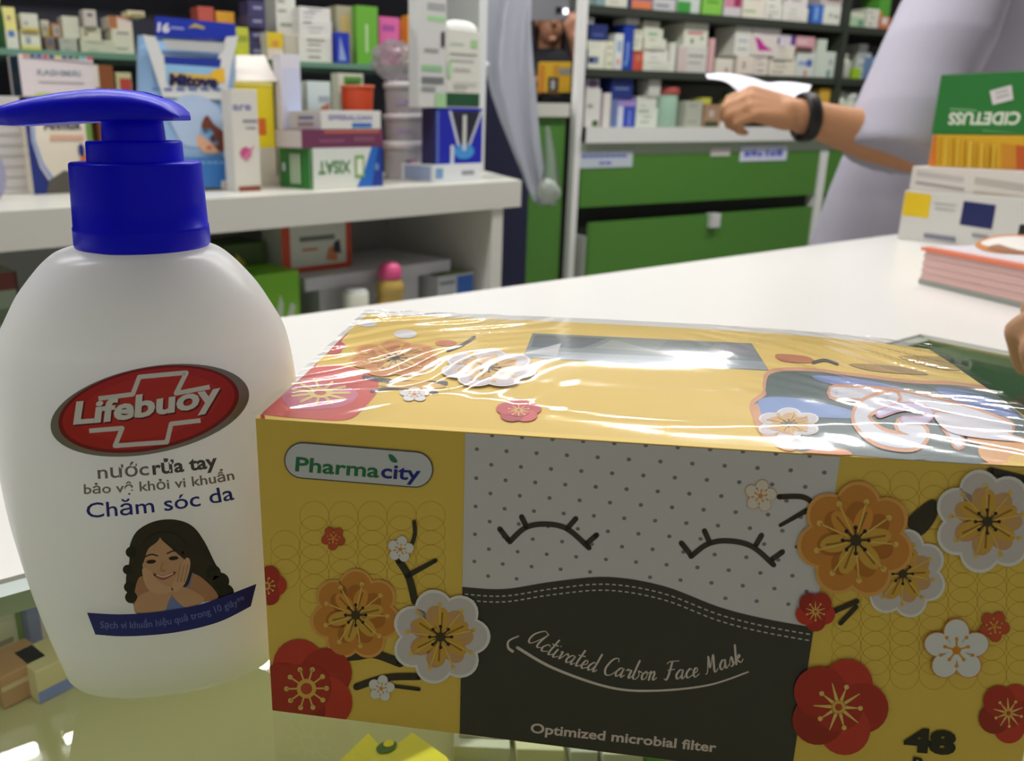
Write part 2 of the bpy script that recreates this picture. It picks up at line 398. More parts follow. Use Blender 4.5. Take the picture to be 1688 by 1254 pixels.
# ------------------------------------------------------------------ printed flower artwork (2-D layers: verts, faces, colour, layer)
def flower(cx, cy, R, kind, rot=0.0, sx=1.0, sy=1.0, n=7):
    out = []
    def P(V): return [(cx + x * sx, cy + y * sy) for x, y in V]
    def D(x, y, rx, ry, r, c, L): V, Fs = disc(x, y, rx, ry, r, 22); out.append((P(V), Fs, c, L))
    def S(p, w, c, L): V, Fs = stroke(p, w); out.append((P(V), Fs, c, L))
    ang = [rot + 2 * math.pi * k / n for k in range(n)]
    pol = lambda a, r: (r * math.cos(a), r * math.sin(a))
    if kind in ('orange', 'white'):
        rim, ins, deep = ((246, 178, 96), (226, 146, 62), (196, 118, 44)) if kind == 'orange' else ((250, 246, 248), (226, 216, 220), (222, 170, 120))
        for k, a in enumerate(ang):
            x, y = pol(a, .60 * R)
            D(x, y, .40 * R, .38 * R, a, rim, 1 + k % 2); x, y = pol(a, .575 * R); D(x, y, .36 * R, .34 * R, a, ins, 3 + k % 2)
            x, y = pol(a, .40 * R); D(x, y, .26 * R, .20 * R, a, deep, 5)
        for k in range(6):
            a = rot + .3 + 2 * math.pi * k / 6; x, y = pol(a, .34 * R)
            D(x, y, .27 * R, .15 * R, a, (232, 178, 74) if kind == 'white' or y > -.1 * R else (238, 160, 66), 6)
            S([pol(a, .12 * R), pol(a, .5 * R)], .035 * R, (170, 120, 40), 7)
        for k in range(9):
            a = rot + 2 * math.pi * k / 9 + .2; S([pol(a, .15 * R), pol(a, .66 * R)], .028 * R, (248, 206, 104), 8)
            x, y = pol(a, .68 * R); D(x, y, .05 * R, .05 * R, 0, (248, 206, 104), 8)
        for k in range(8):
            a = 2 * math.pi * k / 8; S([pol(a, .05 * R), pol(a, .22 * R)], .03 * R, (52, 44, 34), 9); x, y = pol(a, .22 * R); D(x, y, .035 * R, .035 * R, 0, (52, 44, 34), 9)
        D(0, 0, .10 * R, .10 * R, 0, (70, 58, 34), 10)
    elif kind in ('red', 'redpink', 'redring'):
        c1, c2, c3 = ((214, 58, 46), (192, 46, 38), (170, 40, 34)) if kind != 'redpink' else ((232, 96, 100), (216, 80, 90), (200, 70, 84))
        for k in range(5):
            a = rot + 2 * math.pi * k / 5; x, y = pol(a, .48 * R); D(x, y, .53 * R, .52 * R, a, (c1, c2, c1, c3, c2)[k], 1 + k)
        D(0, 0, .5 * R, .5 * R, 0, c2, 6)
        for k in range(10):
            a = rot + 2 * math.pi * k / 10; r = .5 if k % 2 else .40
            if kind == 'redring': r = .40; S([pol(a, .12 * R), pol(a, r * R)], .035 * R, (246, 206, 112), 7); x, y = pol(a, r * R); D(x, y, .05 * R, .05 * R, 0, (250, 214, 118), 7); continue
            S([pol(a, .12 * R), pol(a, r * R)], [.075 * R, .02 * R], (250, 214, 118), 7)
            if k % 2 == 0: x, y = pol(a, .44 * R); D(x, y, .05 * R, .05 * R, 0, (250, 214, 118), 7)
        k = 1.15 if kind == 'redring' else .75
        D(0, 0, .17 * R * k, .17 * R * k, 0, (246, 196, 92), 8); D(0, 0, .10 * R * k, .10 * R * k, 0, (206, 78, 48), 9)
    elif kind in ('flat', 'small', 'smallred', 'outline'):
        c = {'flat': (246, 243, 246), 'small': (246, 243, 246), 'smallred': (212, 84, 50), 'outline': (250, 236, 226)}[kind]
        ed = {'flat': (236, 150, 90), 'small': (226, 206, 190), 'smallred': (180, 60, 40), 'outline': (236, 150, 90)}[kind]
        for k in range(5):
            a = rot + 2 * math.pi * k / 5; x, y = pol(a, .58 * R); D(x, y, .43 * R, .40 * R, a, ed, 1)
        for k in range(5):
            a = rot + 2 * math.pi * k / 5; x, y = pol(a, .58 * R); D(x, y, .40 * R, .37 * R, a, c, 2); S([pol(a, 0), pol(a, .4 * R)], .06 * R, (240, 170, 60) if kind != 'smallred' else (250, 200, 110), 4)
        D(0, 0, .3 * R, .3 * R, 0, c, 3)
        for k in range(10):
            a = rot + 2 * math.pi * k / 10; x, y = pol(a, (.5 if k % 2 else .36) * R); D(x, y, .055 * R, .055 * R, 0, (240, 160, 50) if kind != 'smallred' else (250, 200, 110), 5)
        D(0, 0, .13 * R, .13 * R, 0, (240, 150, 40), 6)
    return out
def shadow(cx, cy, R, c): V, Fs = disc(cx, cy, R, R * .95); return [(V, Fs, c, 0)]

# ------------------------------------------------------------------ flowery box of face masks
BFL = gz(440, 1169, 1.0002); BW = az(-45.0); BD = az(45.0); BLn, BDp, BH = 0.2262, 0.111, 0.1045
BN = -BD
BFL = BFL + BW * 0.0019
YEL = (250, 212, 96)
SKEW = 0.008                             # the soft carton is squashed a little out of square at its near end
def bpt(u, t, z): return BFL + BW * (u + SKEW * (1 - (1 - min(1, max(0, t / BDp))) ** 3.4) * (1 - u / BLn)) + BD * t + np.array([0, 0, z])
DOME = 0.0098
def dome(s, t): return DOME * (1 - (1 - t) ** 2.4) * (1.0 - 0.12 * (1 - s) ** 4 - 0.22 * s - 0.38 * s ** 6)
mbx = thing('mask_box', 'yellow flowered carton of face masks in clear wrap standing on the glass', 'box', tuple(bpt(BLn / 2, BDp / 2, 0)), math.radians(-45))
cb = MB(); ym = mat(YEL, 0.42, 0.45)
cb.add([bpt(0, 0, 0), bpt(BLn, 0, 0), bpt(BLn, 0, BH), bpt(0, 0, BH)], [(0, 1, 2, 3)], ym)
NS, NT = 60, 24
lid = [[bpt(BLn * i / NS, BDp * j / NT, BH + dome(i / NS, j / NT)) for i in range(NS + 1)] for j in range(NT + 1)]
LV = [p for r in lid for p in r]; LF = [(j * (NS + 1) + i, j * (NS + 1) + i + 1, (j + 1) * (NS + 1) + i + 1, (j + 1) * (NS + 1) + i) for j in range(NT) for i in range(NS)]
cb.add(LV, LF, ym, True)
for i, rev in ((0, True), (NS, False)):
    u = BLn * i / NS
    lo_r = [bpt(u, BDp * j / NT, 0) for j in range(NT + 1)]; hi_r = [lid[j][i] for j in range(NT + 1)]
    cb.add(lo_r + hi_r, [(j, j + 1, NT + 2 + j, NT + 1 + j)[::(-1 if rev else 1)] for j in range(NT)], ym)
cb.add([bpt(0, BDp, 0), bpt(BLn, BDp, 0)] + [lid[NT][i] for i in range(NS, -1, -1)], [tuple(range(NS + 3))[::-1]], ym)
cb.add([bpt(0, 0, 0), bpt(0, BDp, 0), bpt(BLn, BDp, 0), bpt(BLn, 0, 0)], [(0, 1, 2, 3)], ym)
LIDB = BVHTree.FromPolygons([Vector(p) for p in LV], LF)
def clip_face(V, Fs):
    """keep printing inside the front panel: (u, z) space"""
    bm = bmesh.new(); vs = [bm.verts.new((v[0], v[1], 0)) for v in V]
    for f in Fs:
        try: bm.faces.new([vs[i] for i in f])
        except ValueError: pass
    for co, no in (((0.0003, 0, 0), (-1, 0, 0)), ((BLn - .0003, 0, 0), (1, 0, 0)), ((0, .0003, 0), (0, -1, 0)), ((0, BH - .0003, 0), (0, 1, 0))):
        bmesh.ops.bisect_plane(bm, geom=bm.verts[:] + bm.edges[:] + bm.faces[:], plane_co=co, plane_no=no, clear_outer=True)
    bm.verts.index_update(); r = ([(v.co.x, v.co.y) for v in bm.verts], [tuple(v.index for v in f.verts) for f in bm.faces]); bm.free(); return r
def uz(x, y):
    q = gp(x, y, BFL, BN) - BFL; return (float(np.dot(q, BW)), float(q[2]))
def front(V, Fs, c, L, px=True, rough=0.42):
    if px: V = [uz(*v) for v in V]
    V, Fs = clip_face(V, Fs)
    if V: cb.add([BFL + BW * u + BN * (0.000022 * (L + 1)) + np.array([0, 0, z]) for u, z in V], Fs, mat(c, rough, 0.45))
def lidp(V, Fs, c, L, rough=0.35, step=7, target=None):
    V, Fs = grid_cut(V, Fs, step); W = []; ok = []
    for v in V:
        d = Vector(ray(*v)).normalized(); h = LIDB.ray_cast(Vector(CAMP), d)
        if h[0] is None:
            g_ = LIDB.find_nearest(Vector(gz(v[0], v[1], ZC + BH + .003))); h = g_ if g_[3] < .010 else h
        ok.append(h[0] is not None)
        W.append(h[0] + Vector((0, 0, 1)) * (0.00003 * (L + 1)) if h[0] else Vector((0, 0, 0)))
    Fs = [f for f in Fs if all(ok[i] for i in f)]
    (target or cb).add([tuple(p) for p in W], Fs, mat(c, rough, 0.45))
# --- front: white dotted panel, dark wave, stitches
U0, U1 = uz(767, 712)[0], 0.1655
wave = [uz(x, y) for x, y in smooth_line([(758, 966), (830, 970), (913, 957.5), (1003, 950), (1094, 965), (1184, 999), (1257, 1018), (1340, 1033)], 6)]
WP = (232, 227, 233); BKc = (66, 62, 60)
def rectf(u0, z0, u1, z1, c, L): front([(u0, z0), (u1, z0), (u1, z1), (u0, z1)], [(0, 1, 2, 3)], c, L, False)
rectf(U0, 0, U1, BH, WP, 8)
pw = [p for p in wave if U0 < p[0] < U1]; zl = pw[0][1]; zr = pw[-1][1]
V, Fs = tri([(U0, 0), (U1, 0), (U1, zr)] + pw[::-1] + [(U0, zl)]); front(V, Fs, BKc, 12, False)
def wz(u):
    for a, b in zip(wave[:-1], wave[1:]):
        if a[0] <= u <= b[0]: return a[1] + (b[1] - a[1]) * (u - a[0]) / (b[0] - a[0])
    return wave[-1][1]
for off in (0.0024, 0.0044):
    u = U0 + .0008
    while u < U1 - .0012:
        V, Fs = stroke([(u, wz(u) - off), (u + .0011, wz(u + .0011) - off)], .00042, False); front(V, Fs, (216, 206, 206), 13, False); u += .0019
for r in range(16):
    z = BH - .0005 - r * .00455
    for k in range(13):
        u = U0 + .0035 + k * .0086 + (.0043 if r % 2 == 0 else 0)
        if U0 + .001 < u < U1 - .001 and z > wz(u) + .0015: V, Fs = disc(u, z, .00062, .00062, 0, 10); front(V, Fs, (138, 134, 142), 9, False)
for P in ([(840.5, 892), (866, 869), (898.5, 863), (934.6, 870.6), (971, 902)], [(1139, 916), (1166, 896), (1199, 890.5), (1239, 899.6), (1275, 930)]):
    V, Fs = stroke(smooth_line(P), 9); front(V, Fs, BKc, 13)
for P in ([(838, 889), (824, 871)], [(867.7, 867), (860, 851)], [(936, 869), (949, 854)], [(967, 895), (983.5, 881)],
          [(1139, 914), (1123, 894)], [(1170, 894), (1161, 874)], [(1246, 897), (1255, 881.5)], [(1271, 922), (1289.5, 908.6)]):
    V, Fs = stroke(P, 9); front(V, Fs, BKc, 13)
# --- interlaced ring pattern printed in a darker yellow
def rings(cx, cy, nx, ny, s, keep):
    for j in range(ny):
        for i in range(nx):
            x, y = cx + i * s, cy + j * s * .5
            if i % 1 == 0 and keep(x, y):
                q = [(x + s * .5 * math.cos(a), y + s * .5 * math.sin(a)) for a in np.linspace(0, 2 * math.pi, 33)]
                V, Fs = stroke(q, 1.0, False); front(V, Fs, (226, 176, 58), 0)
rings(470, 850, 6, 10, 48, lambda x, y: (x - 615) ** 2 / 150 ** 2 + (y - 920) ** 2 / 110 ** 2 < 1 and x < 740)
rings(1395, 800, 7, 14, 48, lambda x, y: x > 1400 + (y - 800) * -.1)
# --- sprigs and flowers
BR = (62, 50, 42)
for P, w in (([(683, 859), (684, 880), (676, 905)], 7), ([(657.6, 923), (674, 950), (684, 990)], [9, 12, 15]), ([(672, 948), (718, 923)], [9, 7]), ([(561, 1082), (590, 1080), (618, 1077), (660, 1092)], 14),
             ([(588, 1131), (637, 1116), (691, 1114)], [20, 10, 5]), ([(637, 1128), (691, 1135)], 6), ([(1284, 818), (1322, 818), (1342, 830)], 9), ([(1286, 865), (1330, 840)], [6, 9]),
             ([(1373, 1007), (1412, 990)], 9), ([(1385, 1026), (1411, 999)], 8), ([(1632, 776), (1690, 790)], 14)):
    V, Fs = stroke(smooth_line(P, 5) if len(P) > 2 else P, w if not isinstance(w, list) or len(P) == len(w) and len(P) <= 2 else sum(w) / len(w)); front(V, Fs, BR, 13)
V, Fs = tri(smooth_line([(1494, 861), (1513, 837), (1540, 822), (1543, 852), (1517, 882)], 4, True)); front(V, Fs, BR, 13)
DY = (216, 172, 56)
FL = []
for (x, y, R, k, rot, sx, sy, n, L) in [(587, 1012, 76, 'orange', -1.57, 1, 1, 7, 16), (506, 1133, 82, 'redring', -1.9, 1, 1, 5, 16), (440, 964, 33, 'redring', 0, 1, 1, 5, 16), (550, 886, 20, 'smallred', .4, 1, 1, 5, 16),
             (660.6, 904, 22, 'small', -1.4, 1, 1, 5, 16), (629, 1133, 22, 'small', -1.4, 1, 1, 5, 16), (727, 1047, 82, 'white', -1.8, 1, .96, 7, 30),
             (1487, 944, 74, 'white', -1.4, 1, 1, 7, 16), (1409, 888, 97, 'orange', -1.5, 1, 1, 7, 32), (1625, 857, 88, 'white', -1.8, 1, .98, 7, 32), (1343, 1005, 33, 'red', .3, 1, 1, 5, 32),
             (1638, 1031, 26, 'smallred', .2, 1, 1, 5, 16), (1575, 1069, 55, 'flat', -1.57, 1, .94, 5, 30), (1381, 1162, 80, 'red', -1.2, 1.02, 1, 5, 32), (1661, 1173, 50, 'red', -1.0, 1, 1, 5, 16), (1253, 816, 27, 'outline', -1.4, 1, 1, 5, 16)]:
    for V, Fs, c, l in flower(x, y, R, k, rot, sx, sy, n): front(V, Fs, c, L + l)
# --- writing
pill = [(500.7, 729.5), (684, 744)]
def pill_shape(a, b, r):
    a, b = np.array(a, float), np.array(b, float); t = (b - a) / np.linalg.norm(b - a); g = math.atan2(t[1], t[0])
    return tri([tuple(b + r * np.array([math.cos(g + k), math.sin(g + k)])) for k in np.linspace(-math.pi / 2, math.pi / 2, 17)] + [tuple(a + r * np.array([math.cos(g + k), math.sin(g + k)])) for k in np.linspace(math.pi / 2, 1.5 * math.pi, 17)])
V, Fs = pill_shape((499, 758), (684.5, 773), 30); front(V, Fs, (84, 84, 90), 14)
V, Fs = pill_shape((499, 758), (684.5, 773), 28); front(V, Fs, (226, 226, 236), 16)
V, Fs = path_text('Pharma', [(487, 775), (625, 786)], 33, .022); front(V, Fs, (42, 128, 84), 19)
V, Fs = path_text('city', [(628, 786), (693, 791)], 33, .022); front(V, Fs, (32, 46, 150), 19)
V, Fs = tri(smooth_line([(641, 748), (649, 750), (656, 760), (648, 761), (643, 756)], 3, True)); front(V, Fs, (42, 128, 84), 20)
V, Fs = path_text('Optimized microbial filter', [(874, 1205.5), (1180, 1238)], 22, .025); front(V, Fs, (236, 216, 208), 16)
V, Fs = path_text('48', [(1488, 1234), (1574, 1241)], 50, .06); front(V, Fs, (40, 36, 30), 16)
V, Fs = path_text('Pcs', [(1503, 1265), (1546, 1269)], 27, .03); front(V, Fs, (40, 36, 30), 16)
# brush script, drawn stroke by stroke (x, y up; advance)
SCR = {'A': ([[(.75, .95), (.45, 1.0), (.12, .6), (.1, .2), (.3, .08), (.6, .5), (.78, .95)], [(.78, .95), (.68, .35), (.75, .08), (.95, .15)]], .95),
       'c': ([[(.42, .42), (.28, .5), (.08, .25), (.18, .03), (.45, .15)]], .45), 't': ([[(.2, .95), (.12, .3), (.18, .03), (.38, .15)], [(.0, .62), (.38, .66)]], .38),
       'i': ([[(.1, .48), (.06, .12), (.16, .02), (.32, .15)], [(.14, .68), (.15, .72)]], .32), 'v': ([[(.02, .42), (.12, .46), (.16, .05), (.4, .46), (.52, .4)]], .5),
       'a': ([[(.44, .42), (.28, .5), (.07, .25), (.15, .03), (.32, .15), (.44, .46)], [(.44, .46), (.4, .12), (.48, .02), (.6, .15)]], .6), 'e': ([[(.05, .2), (.3, .3), (.3, .47), (.16, .46), (.07, .2), (.18, .02), (.42, .15)]], .42),
       'd': ([[(.44, .42), (.28, .5), (.07, .25), (.15, .03), (.32, .15), (.46, .5)], [(.52, 1.0), (.42, .15), (.5, .02), (.62, .15)]], .62), 'C': ([[(.7, .8), (.6, .98), (.3, .85), (.08, .4), (.18, .05), (.45, .02), (.72, .25)]], .7),
       'r': ([[(.02, .4), (.12, .5), (.16, .42), (.32, .44), (.28, .12), (.34, .02), (.46, .15)]], .46), 'b': ([[(.2, 1.0), (.08, .3), (.1, .05), (.28, .02), (.4, .25), (.3, .45), (.42, .42), (.52, .4)]], .52),
       'o': ([[(.28, .46), (.08, .28), (.14, .03), (.34, .12), (.36, .4), (.24, .46), (.38, .38), (.52, .42)]], .5), 'n': ([[(.06, .46), (.04, .03)], [(.05, .25), (.22, .48), (.3, .35), (.27, .1), (.34, .02), (.48, .15)]], .52),
       'F': ([[(.1, .88), (.3, .98), (.85, .98)], [(.42, .95), (.3, .3), (.18, .02), (.05, .08)], [(.2, .52), (.62, .56)]], .7), 'M': ([[(.02, .05), (.15, .15), (.28, .95), (.34, .3), (.6, .95), (.58, .15), (.66, .02), (.8, .15)]], .88),
       's': ([[(.05, .1), (.24, .5), (.3, .3), (.3, .08), (.14, .02), (.42, .15)]], .42), 'k': ([[(.2, 1.0), (.06, .03)], [(.1, .25), (.3, .46), (.34, .34), (.16, .26), (.36, .03), (.52, .15)]], .55), ' ': ([], .38)}
base = smooth_line([(866, 1056), (912, 1082), (971, 1104), (1030, 1116), (1085, 1120), (1145, 1115), (1190, 1103), (1226, 1089)], 10)
BLs = [0.0]
for a, b in zip(base[:-1], base[1:]): BLs.append(BLs[-1] + float(np.linalg.norm(b - a)))
word = 'Activated Carbon Face Mask'; adv = sum(SCR[c][1] for c in word); ks = BLs[-1] / adv; x = 0.0
def onb(u, y):
    i = max(0, min(int(np.searchsorted(BLs, u)) - 1, len(base) - 2)); t = base[i + 1] - base[i]; t = t / np.linalg.norm(t)
    return base[i] + t * (u - BLs[i]) + np.array([t[1], -t[0]]) * y
for c in word:
    for s_ in SCR[c][0]:
        P = smooth_line(s_, 6) if len(s_) > 2 else [np.array(q) for q in s_]
        Q = [onb((x + q[0] + .22 * q[1]) * ks, q[1] * 31) for q in P]
        ws = [1.5 + 2.0 * max(0.0, (Q[min(i + 1, len(Q) - 1)] - Q[max(i - 1, 0)])[1]) / (np.linalg.norm(Q[min(i + 1, len(Q) - 1)] - Q[max(i - 1, 0)]) + 1e-6) for i in range(len(Q))]
        V, Fs = stroke(Q, ws); front(V, Fs, (236, 220, 214), 17)
    x += SCR[c][1]
Q = smooth_line([(853, 1066), (913, 1100), (1003, 1131), (1076, 1137), (1166, 1128), (1233, 1106)], 8)
V, Fs = stroke(Q, list(np.linspace(5, 2.5, len(Q)))); front(V, Fs, (236, 220, 214), 16)
Q = smooth_line([(855, 1047), (839, 1055), (838, 1066), (845, 1072)], 6); V, Fs = stroke(Q, list(np.linspace(2, 5, len(Q)))); front(V, Fs, (236, 220, 214), 16)
# --- lid printing
def ldisc(x, y, rx, ry, c, L, rot=0): V, Fs = disc(x, y, rx, ry, rot); lidp(V, Fs, c, L)
def lpoly(P, c, L, sm=True): V, Fs = tri(smooth_line(P, 5, True) if sm else P); lidp(V, Fs, c, L)
def lstroke(P, w, c, L): V, Fs = stroke(smooth_line(P, 6), w); lidp(V, Fs, c, L)
def lflower(x, y, R, k, L, sy, n=7, sx=1.0):
    for V, Fs, c, l in flower(x, y, R, k, -1.57, sx, sy, n): lidp(V, Fs, c, L + l, .35, 12)
lpoly([(425, 680), (452, 645), (492, 610), (556, 603), (612, 616), (624, 640), (604, 668), (572, 692), (500, 690), (440, 684)], (228, 74, 62), 2)
lpoly([(470, 640), (540, 632), (590, 648), (560, 672), (480, 672)], (222, 110, 140), 3)
for k in range(11):
    a = 2 * math.pi * k / 11; lstroke([(528 + 14 * math.cos(a), 648 + 6 * math.sin(a)), (528 + 30 * math.cos(a), 648 + 12 * math.sin(a)), (528 + 48 * math.cos(a), 648 + 19 * math.sin(a))], 4, (250, 220, 120), 5)
ldisc(528, 648, 20, 9, (250, 220, 130), 6); ldisc(528, 648, 10, 4, (220, 90, 60), 7)
lflower(538, 572, 32, 'redpink', 2, .42, 5)
lstroke([(600, 622), (660, 630), (735, 632)], 7, BR, 4); lstroke([(612, 646), (650, 640), (720, 648)], 5, BR, 4)
lpoly([(625, 636), (690, 628), (735, 638), (690, 642)], (240, 186, 70), 5)
lflower(652, 592, 78, 'orange', 8, .40); lflower(806, 610, 80, 'white', 22, .40)
lflower(683, 651, 25, 'small', 6, .5, 5); lflower(855, 678, 38, 'redpink', 6, .52, 5)
ldisc(606, 534, 16, 5, (246, 246, 250), 4); ldisc(668, 551, 19, 7, (246, 246, 250), 4); ldisc(735, 566, 18, 5, (226, 120, 70), 4); lstroke([(738, 578), (760, 570), (782, 556)], 5, BR, 5)
TEAL = (52, 84, 84); OUTL = (232, 160, 112)
teal = [(1262, 640), (1272, 616), (1330, 612), (1420, 622), (1500, 632), (1580, 636), (1640, 650), (1700, 700), (1740, 745), (1735, 775), (1560, 764), (1400, 750), (1310, 742), (1268, 712), (1244, 690), (1242, 668), (1262, 652)]
lpoly([(x + (x < 1500) * -5 + 0, y - 6 if y < 700 else y) for x, y in teal], OUTL, 2); lpoly(teal, TEAL, 4)
lpoly([(1246, 672), (1262, 656), (1320, 658), (1400, 676), (1410, 690), (1320, 688), (1262, 690)], (122, 156, 220), 6)
lpoly([(1340, 620), (1420, 626), (1500, 645), (1440, 642), (1370, 634)], (122, 146, 214), 6)
lpoly([(1540, 640), (1620, 652), (1680, 690), (1600, 672)], (100, 128, 200), 6)
lflower(1300, 700, 54, 'white', 8, .5, 6)
lpoly([(1240, 675), (1250, 668), (1262, 700), (1310, 738), (1290, 742), (1250, 712)], OUTL, 7)
# scroll-work: pale bands with an orange outline
for w, c, L in ((34, OUTL, 8), (22, (232, 232, 244), 10)):
    lstroke([(1376, 648), (1420, 650), (1470, 654), (1540, 668), (1600, 684), (1660, 706)], w * .8, c, L)
    lstroke([(1470, 658), (1430, 672), (1420, 694), (1450, 722), (1500, 730), (1516, 716), (1490, 704)], w, c, L + 3)
    lstroke([(1560, 700), (1572, 716), (1580, 732)], w * .7, c, L)
    lstroke([(1450, 684), (1490, 672), (1530, 680), (1524, 694), (1490, 694)], w * .45, (222, 150, 170) if c == OUTL else (216, 208, 244), L + 6)
lpoly([(1540, 684), (1590, 690), (1660, 716), (1690, 730), (1610, 724), (1560, 712)], (236, 232, 244), 16)
ldisc(1660, 744, 48, 26, (240, 170, 96), 8); ldisc(1620, 722, 26, 12, (240, 170, 96), 8); ldisc(1690, 760, 30, 12, (246, 200, 80), 9)
lpoly([(1330, 748), (1352, 740), (1392, 742), (1400, 752)], (232, 140, 80), 8)
lpoly([(1280, 584), (1330, 588), (1340, 598), (1290, 596)], (206, 116, 66), 4); lstroke([(1340, 598), (1360, 594), (1380, 600)], 5, BR, 5)
lpoly([(1480, 588), (1560, 590), (1610, 606), (1560, 610)], (196, 160, 70), 4); lpoly([(1400, 600), (1480, 604), (1530, 618), (1440, 612)], (188, 150, 80), 4)
cb.build('carton', mbx)
# --- film window in the lid
wn = MB()
def wpoly(P, c, L, rough=.2): V, Fs = tri(P); lidp(V, Fs, c, L, rough, 14, wn)
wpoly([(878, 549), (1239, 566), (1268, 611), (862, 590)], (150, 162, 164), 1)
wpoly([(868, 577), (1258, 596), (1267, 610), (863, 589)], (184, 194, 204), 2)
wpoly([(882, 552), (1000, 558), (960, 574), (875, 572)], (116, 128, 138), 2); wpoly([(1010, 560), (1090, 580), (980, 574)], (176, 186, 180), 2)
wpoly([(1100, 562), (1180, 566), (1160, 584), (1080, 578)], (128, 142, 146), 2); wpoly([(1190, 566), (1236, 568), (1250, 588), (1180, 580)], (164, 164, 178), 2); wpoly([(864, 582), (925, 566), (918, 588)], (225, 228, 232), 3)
wn.build('window', mbx)
# --- shrink wrap drawn over the lid, puckered at both ends
wr = MB(); NA, NB_ = 150, 60; WV = []
for j in range(NB_ + 1):
    t = j / NB_
    for i in range(NA + 1):
        s = i / NA
        z = BH + dome(s, t) + 0.0016
        el = max(0, 1 - s / .42); er = max(0, (s - .55) / .45)
        wv = noise.noise(Vector((s * 4, t * 3, 1))) * 5; q = 46 * s - 30 * t + wv; q2 = 40 * s + 34 * t + wv; am = .25 + 1.1 * max(0, noise.noise(Vector((s * 6, t * 4, 8))) + .25)
        a = am * .00058 * el * (math.sin(q * 1.9) + .6 * math.sin(q * 3.7 + 1)) + am * .00042 * er * (math.sin(q2 * 1.7) + .6 * math.sin(q2 * 3.9 + 2))
        a += .0003 * noise.noise(Vector((s * 7, t * 5, 3))) + .0005 * math.exp(-((t - .12 - .05 * math.sin(s * 9)) / .03) ** 2) + .0004 * math.exp(-((t - .30 - .03 * math.sin(s * 6 + 2)) / .03) ** 2) * (.3 + er)
        ed = min(1, t / .03, (1 - t) / .03 + .3)
        WV.append(bpt(BLn * (s * 1.008 - .004), BDp * (t * 1.02 - .008), z + a * min(1, t * 12)))
WFs = [(j * (NA + 1) + i, j * (NA + 1) + i + 1, (j + 1) * (NA + 1) + i + 1, (j + 1) * (NA + 1) + i) for j in range(NB_) for i in range(NA)]
wr.add(WV, WFs, clear_mat('shrink_film', (252, 252, 252), 1.5, 0.085, 0.0, boost=1.4), True)
wr.build('shrink_wrap', mbx)

# ------------------------------------------------------------------ white hand-wash bottle with blue pump
bf = gz(297, 1149, 1.0002); HF = np.array([CF[0], CF[1], 0]); HF /= np.linalg.norm(HF)
_bd = (bf - CAMP) * np.array([1, 1, 0]); _bd /= np.linalg.norm(_bd)
BC = bf + _bd * 0.022
TH = -34.5 + 15.0                        # turn of the flat side
ba, bb = az(TH), az(TH + 90)
def bz(y): return float(gp(684 - (684 - 246) * (5270 - y) / (5270 - 600), y, BC, HF)[2])
dep_c = pj(BC + np.array([0, 0, .1]))[2]
prof = []
for y, hw in [(402, 60), (403, 96), (405, 110), (412, 133), (424, 150), (442, 168), (474, 194), (505, 212), (540, 230), (570, 238), (605, 242.5), (650, 245), (700, 246), (751, 244.5), (820, 237), (895, 223), (960, 208), (1010, 194), (1048, 182), (1085, 168), (1110, 157), (1125, 147), (1134, 138), (1140, 128)]:
    z = bz(y); p = BC.copy(); p[2] = z; d = pj(p)[2]
    prof.append((z, hw * d / F / 1.028))
zb = 1.0002; prof = [p for p in prof if p[0] > zb + .004]
prof += [(zb + .003, prof[-1][1] * .955), (zb + .001, prof[-1][1] * .915), (zb, prof[-1][1] * .87)]
ztop = prof[0][0]
bot = thing('pump_bottle', 'white hand wash bottle with blue pump head and red oval badge', 'bottle', (BC[0], BC[1], zb), math.radians(TH))
bm_ = MB(); BWH = mat((250, 246, 246), 0.32, 0.5, Subsurface_Weight=1.0, Subsurface_Radius=(1.0, 1.0, 1.0), Subsurface_Scale=0.10)
def ring(z, a, n=72):
    top = min(1, max(0, (ztop - z) / .03)); b = a * (0.95 - 0.37 * top)
    out = []
    for k in range(n):
        th = 2 * math.pi * k / n; c, s = math.cos(th), math.sin(th); e = 2 / 2.25
        out.append(BC * np.array([1, 1, 0]) + ba * a * math.copysign(abs(c) ** e, c) + bb * b * math.copysign(abs(s) ** e, s) + np.array([0, 0, z]))
    return out
# resample the outline smoothly
pr_s = smooth_line(prof[:-3], 4) + [np.array(p) for p in prof[-3:]]
zz = np.array([p[0] for p in pr_s])[::-1]; aa = np.array([p[1] for p in pr_s])[::-1]
rings_ = [ring(z, a) for z, a in zip(zz, aa)]
bm_.loft(rings_, BWH)
n = 72; BV = [Vector(p) for r in rings_ for p in r]; BF = [(k * n + i, k * n + (i + 1) % n, (k + 1) * n + (i + 1) % n, (k + 1) * n + i) for k in range(len(rings_) - 1) for i in range(n)]
BB = BVHTree.FromPolygons(BV, BF)
def onbottle(mb, V, Fs, c, L, rough=.35, step=10, **kw):
    V, Fs = grid_cut(V, Fs, step); W = []; ok = []
    for v in V:
        h = BB.ray_cast(Vector(CAMP), Vector(ray(*v)).normalized()); ok.append(h[0] is not None)
        W.append(h[0] + (h[1] if h[1].dot(Vector(CAMP) - h[0]) > 0 else -h[1]) * (0.00012 + 0.00003 * L) if h[0] else Vector((0, 0, 0)))
    mb.add([tuple(p) for p in W], [f for f in Fs if all(ok[i] for i in f)], mat(c, rough, 0.45, **kw))
GR = (112, 104, 104)
def bt(st, base, size, c, L=2, fat=0.0, shear=0.0, mb=None):
    V, Fs = path_text(st, base, size, fat, shear); onbottle(mb or bm_, V, Fs, c, L, .35, 14)
bt('nước', [(161.7, 788.5), (205, 785.5), (246, 782)], 31, (132, 124, 124), 2, .012)
bt('rửa tay', [(252, 781.5), (305, 776), (359, 769)], 31, (88, 80, 82), 2, .03)
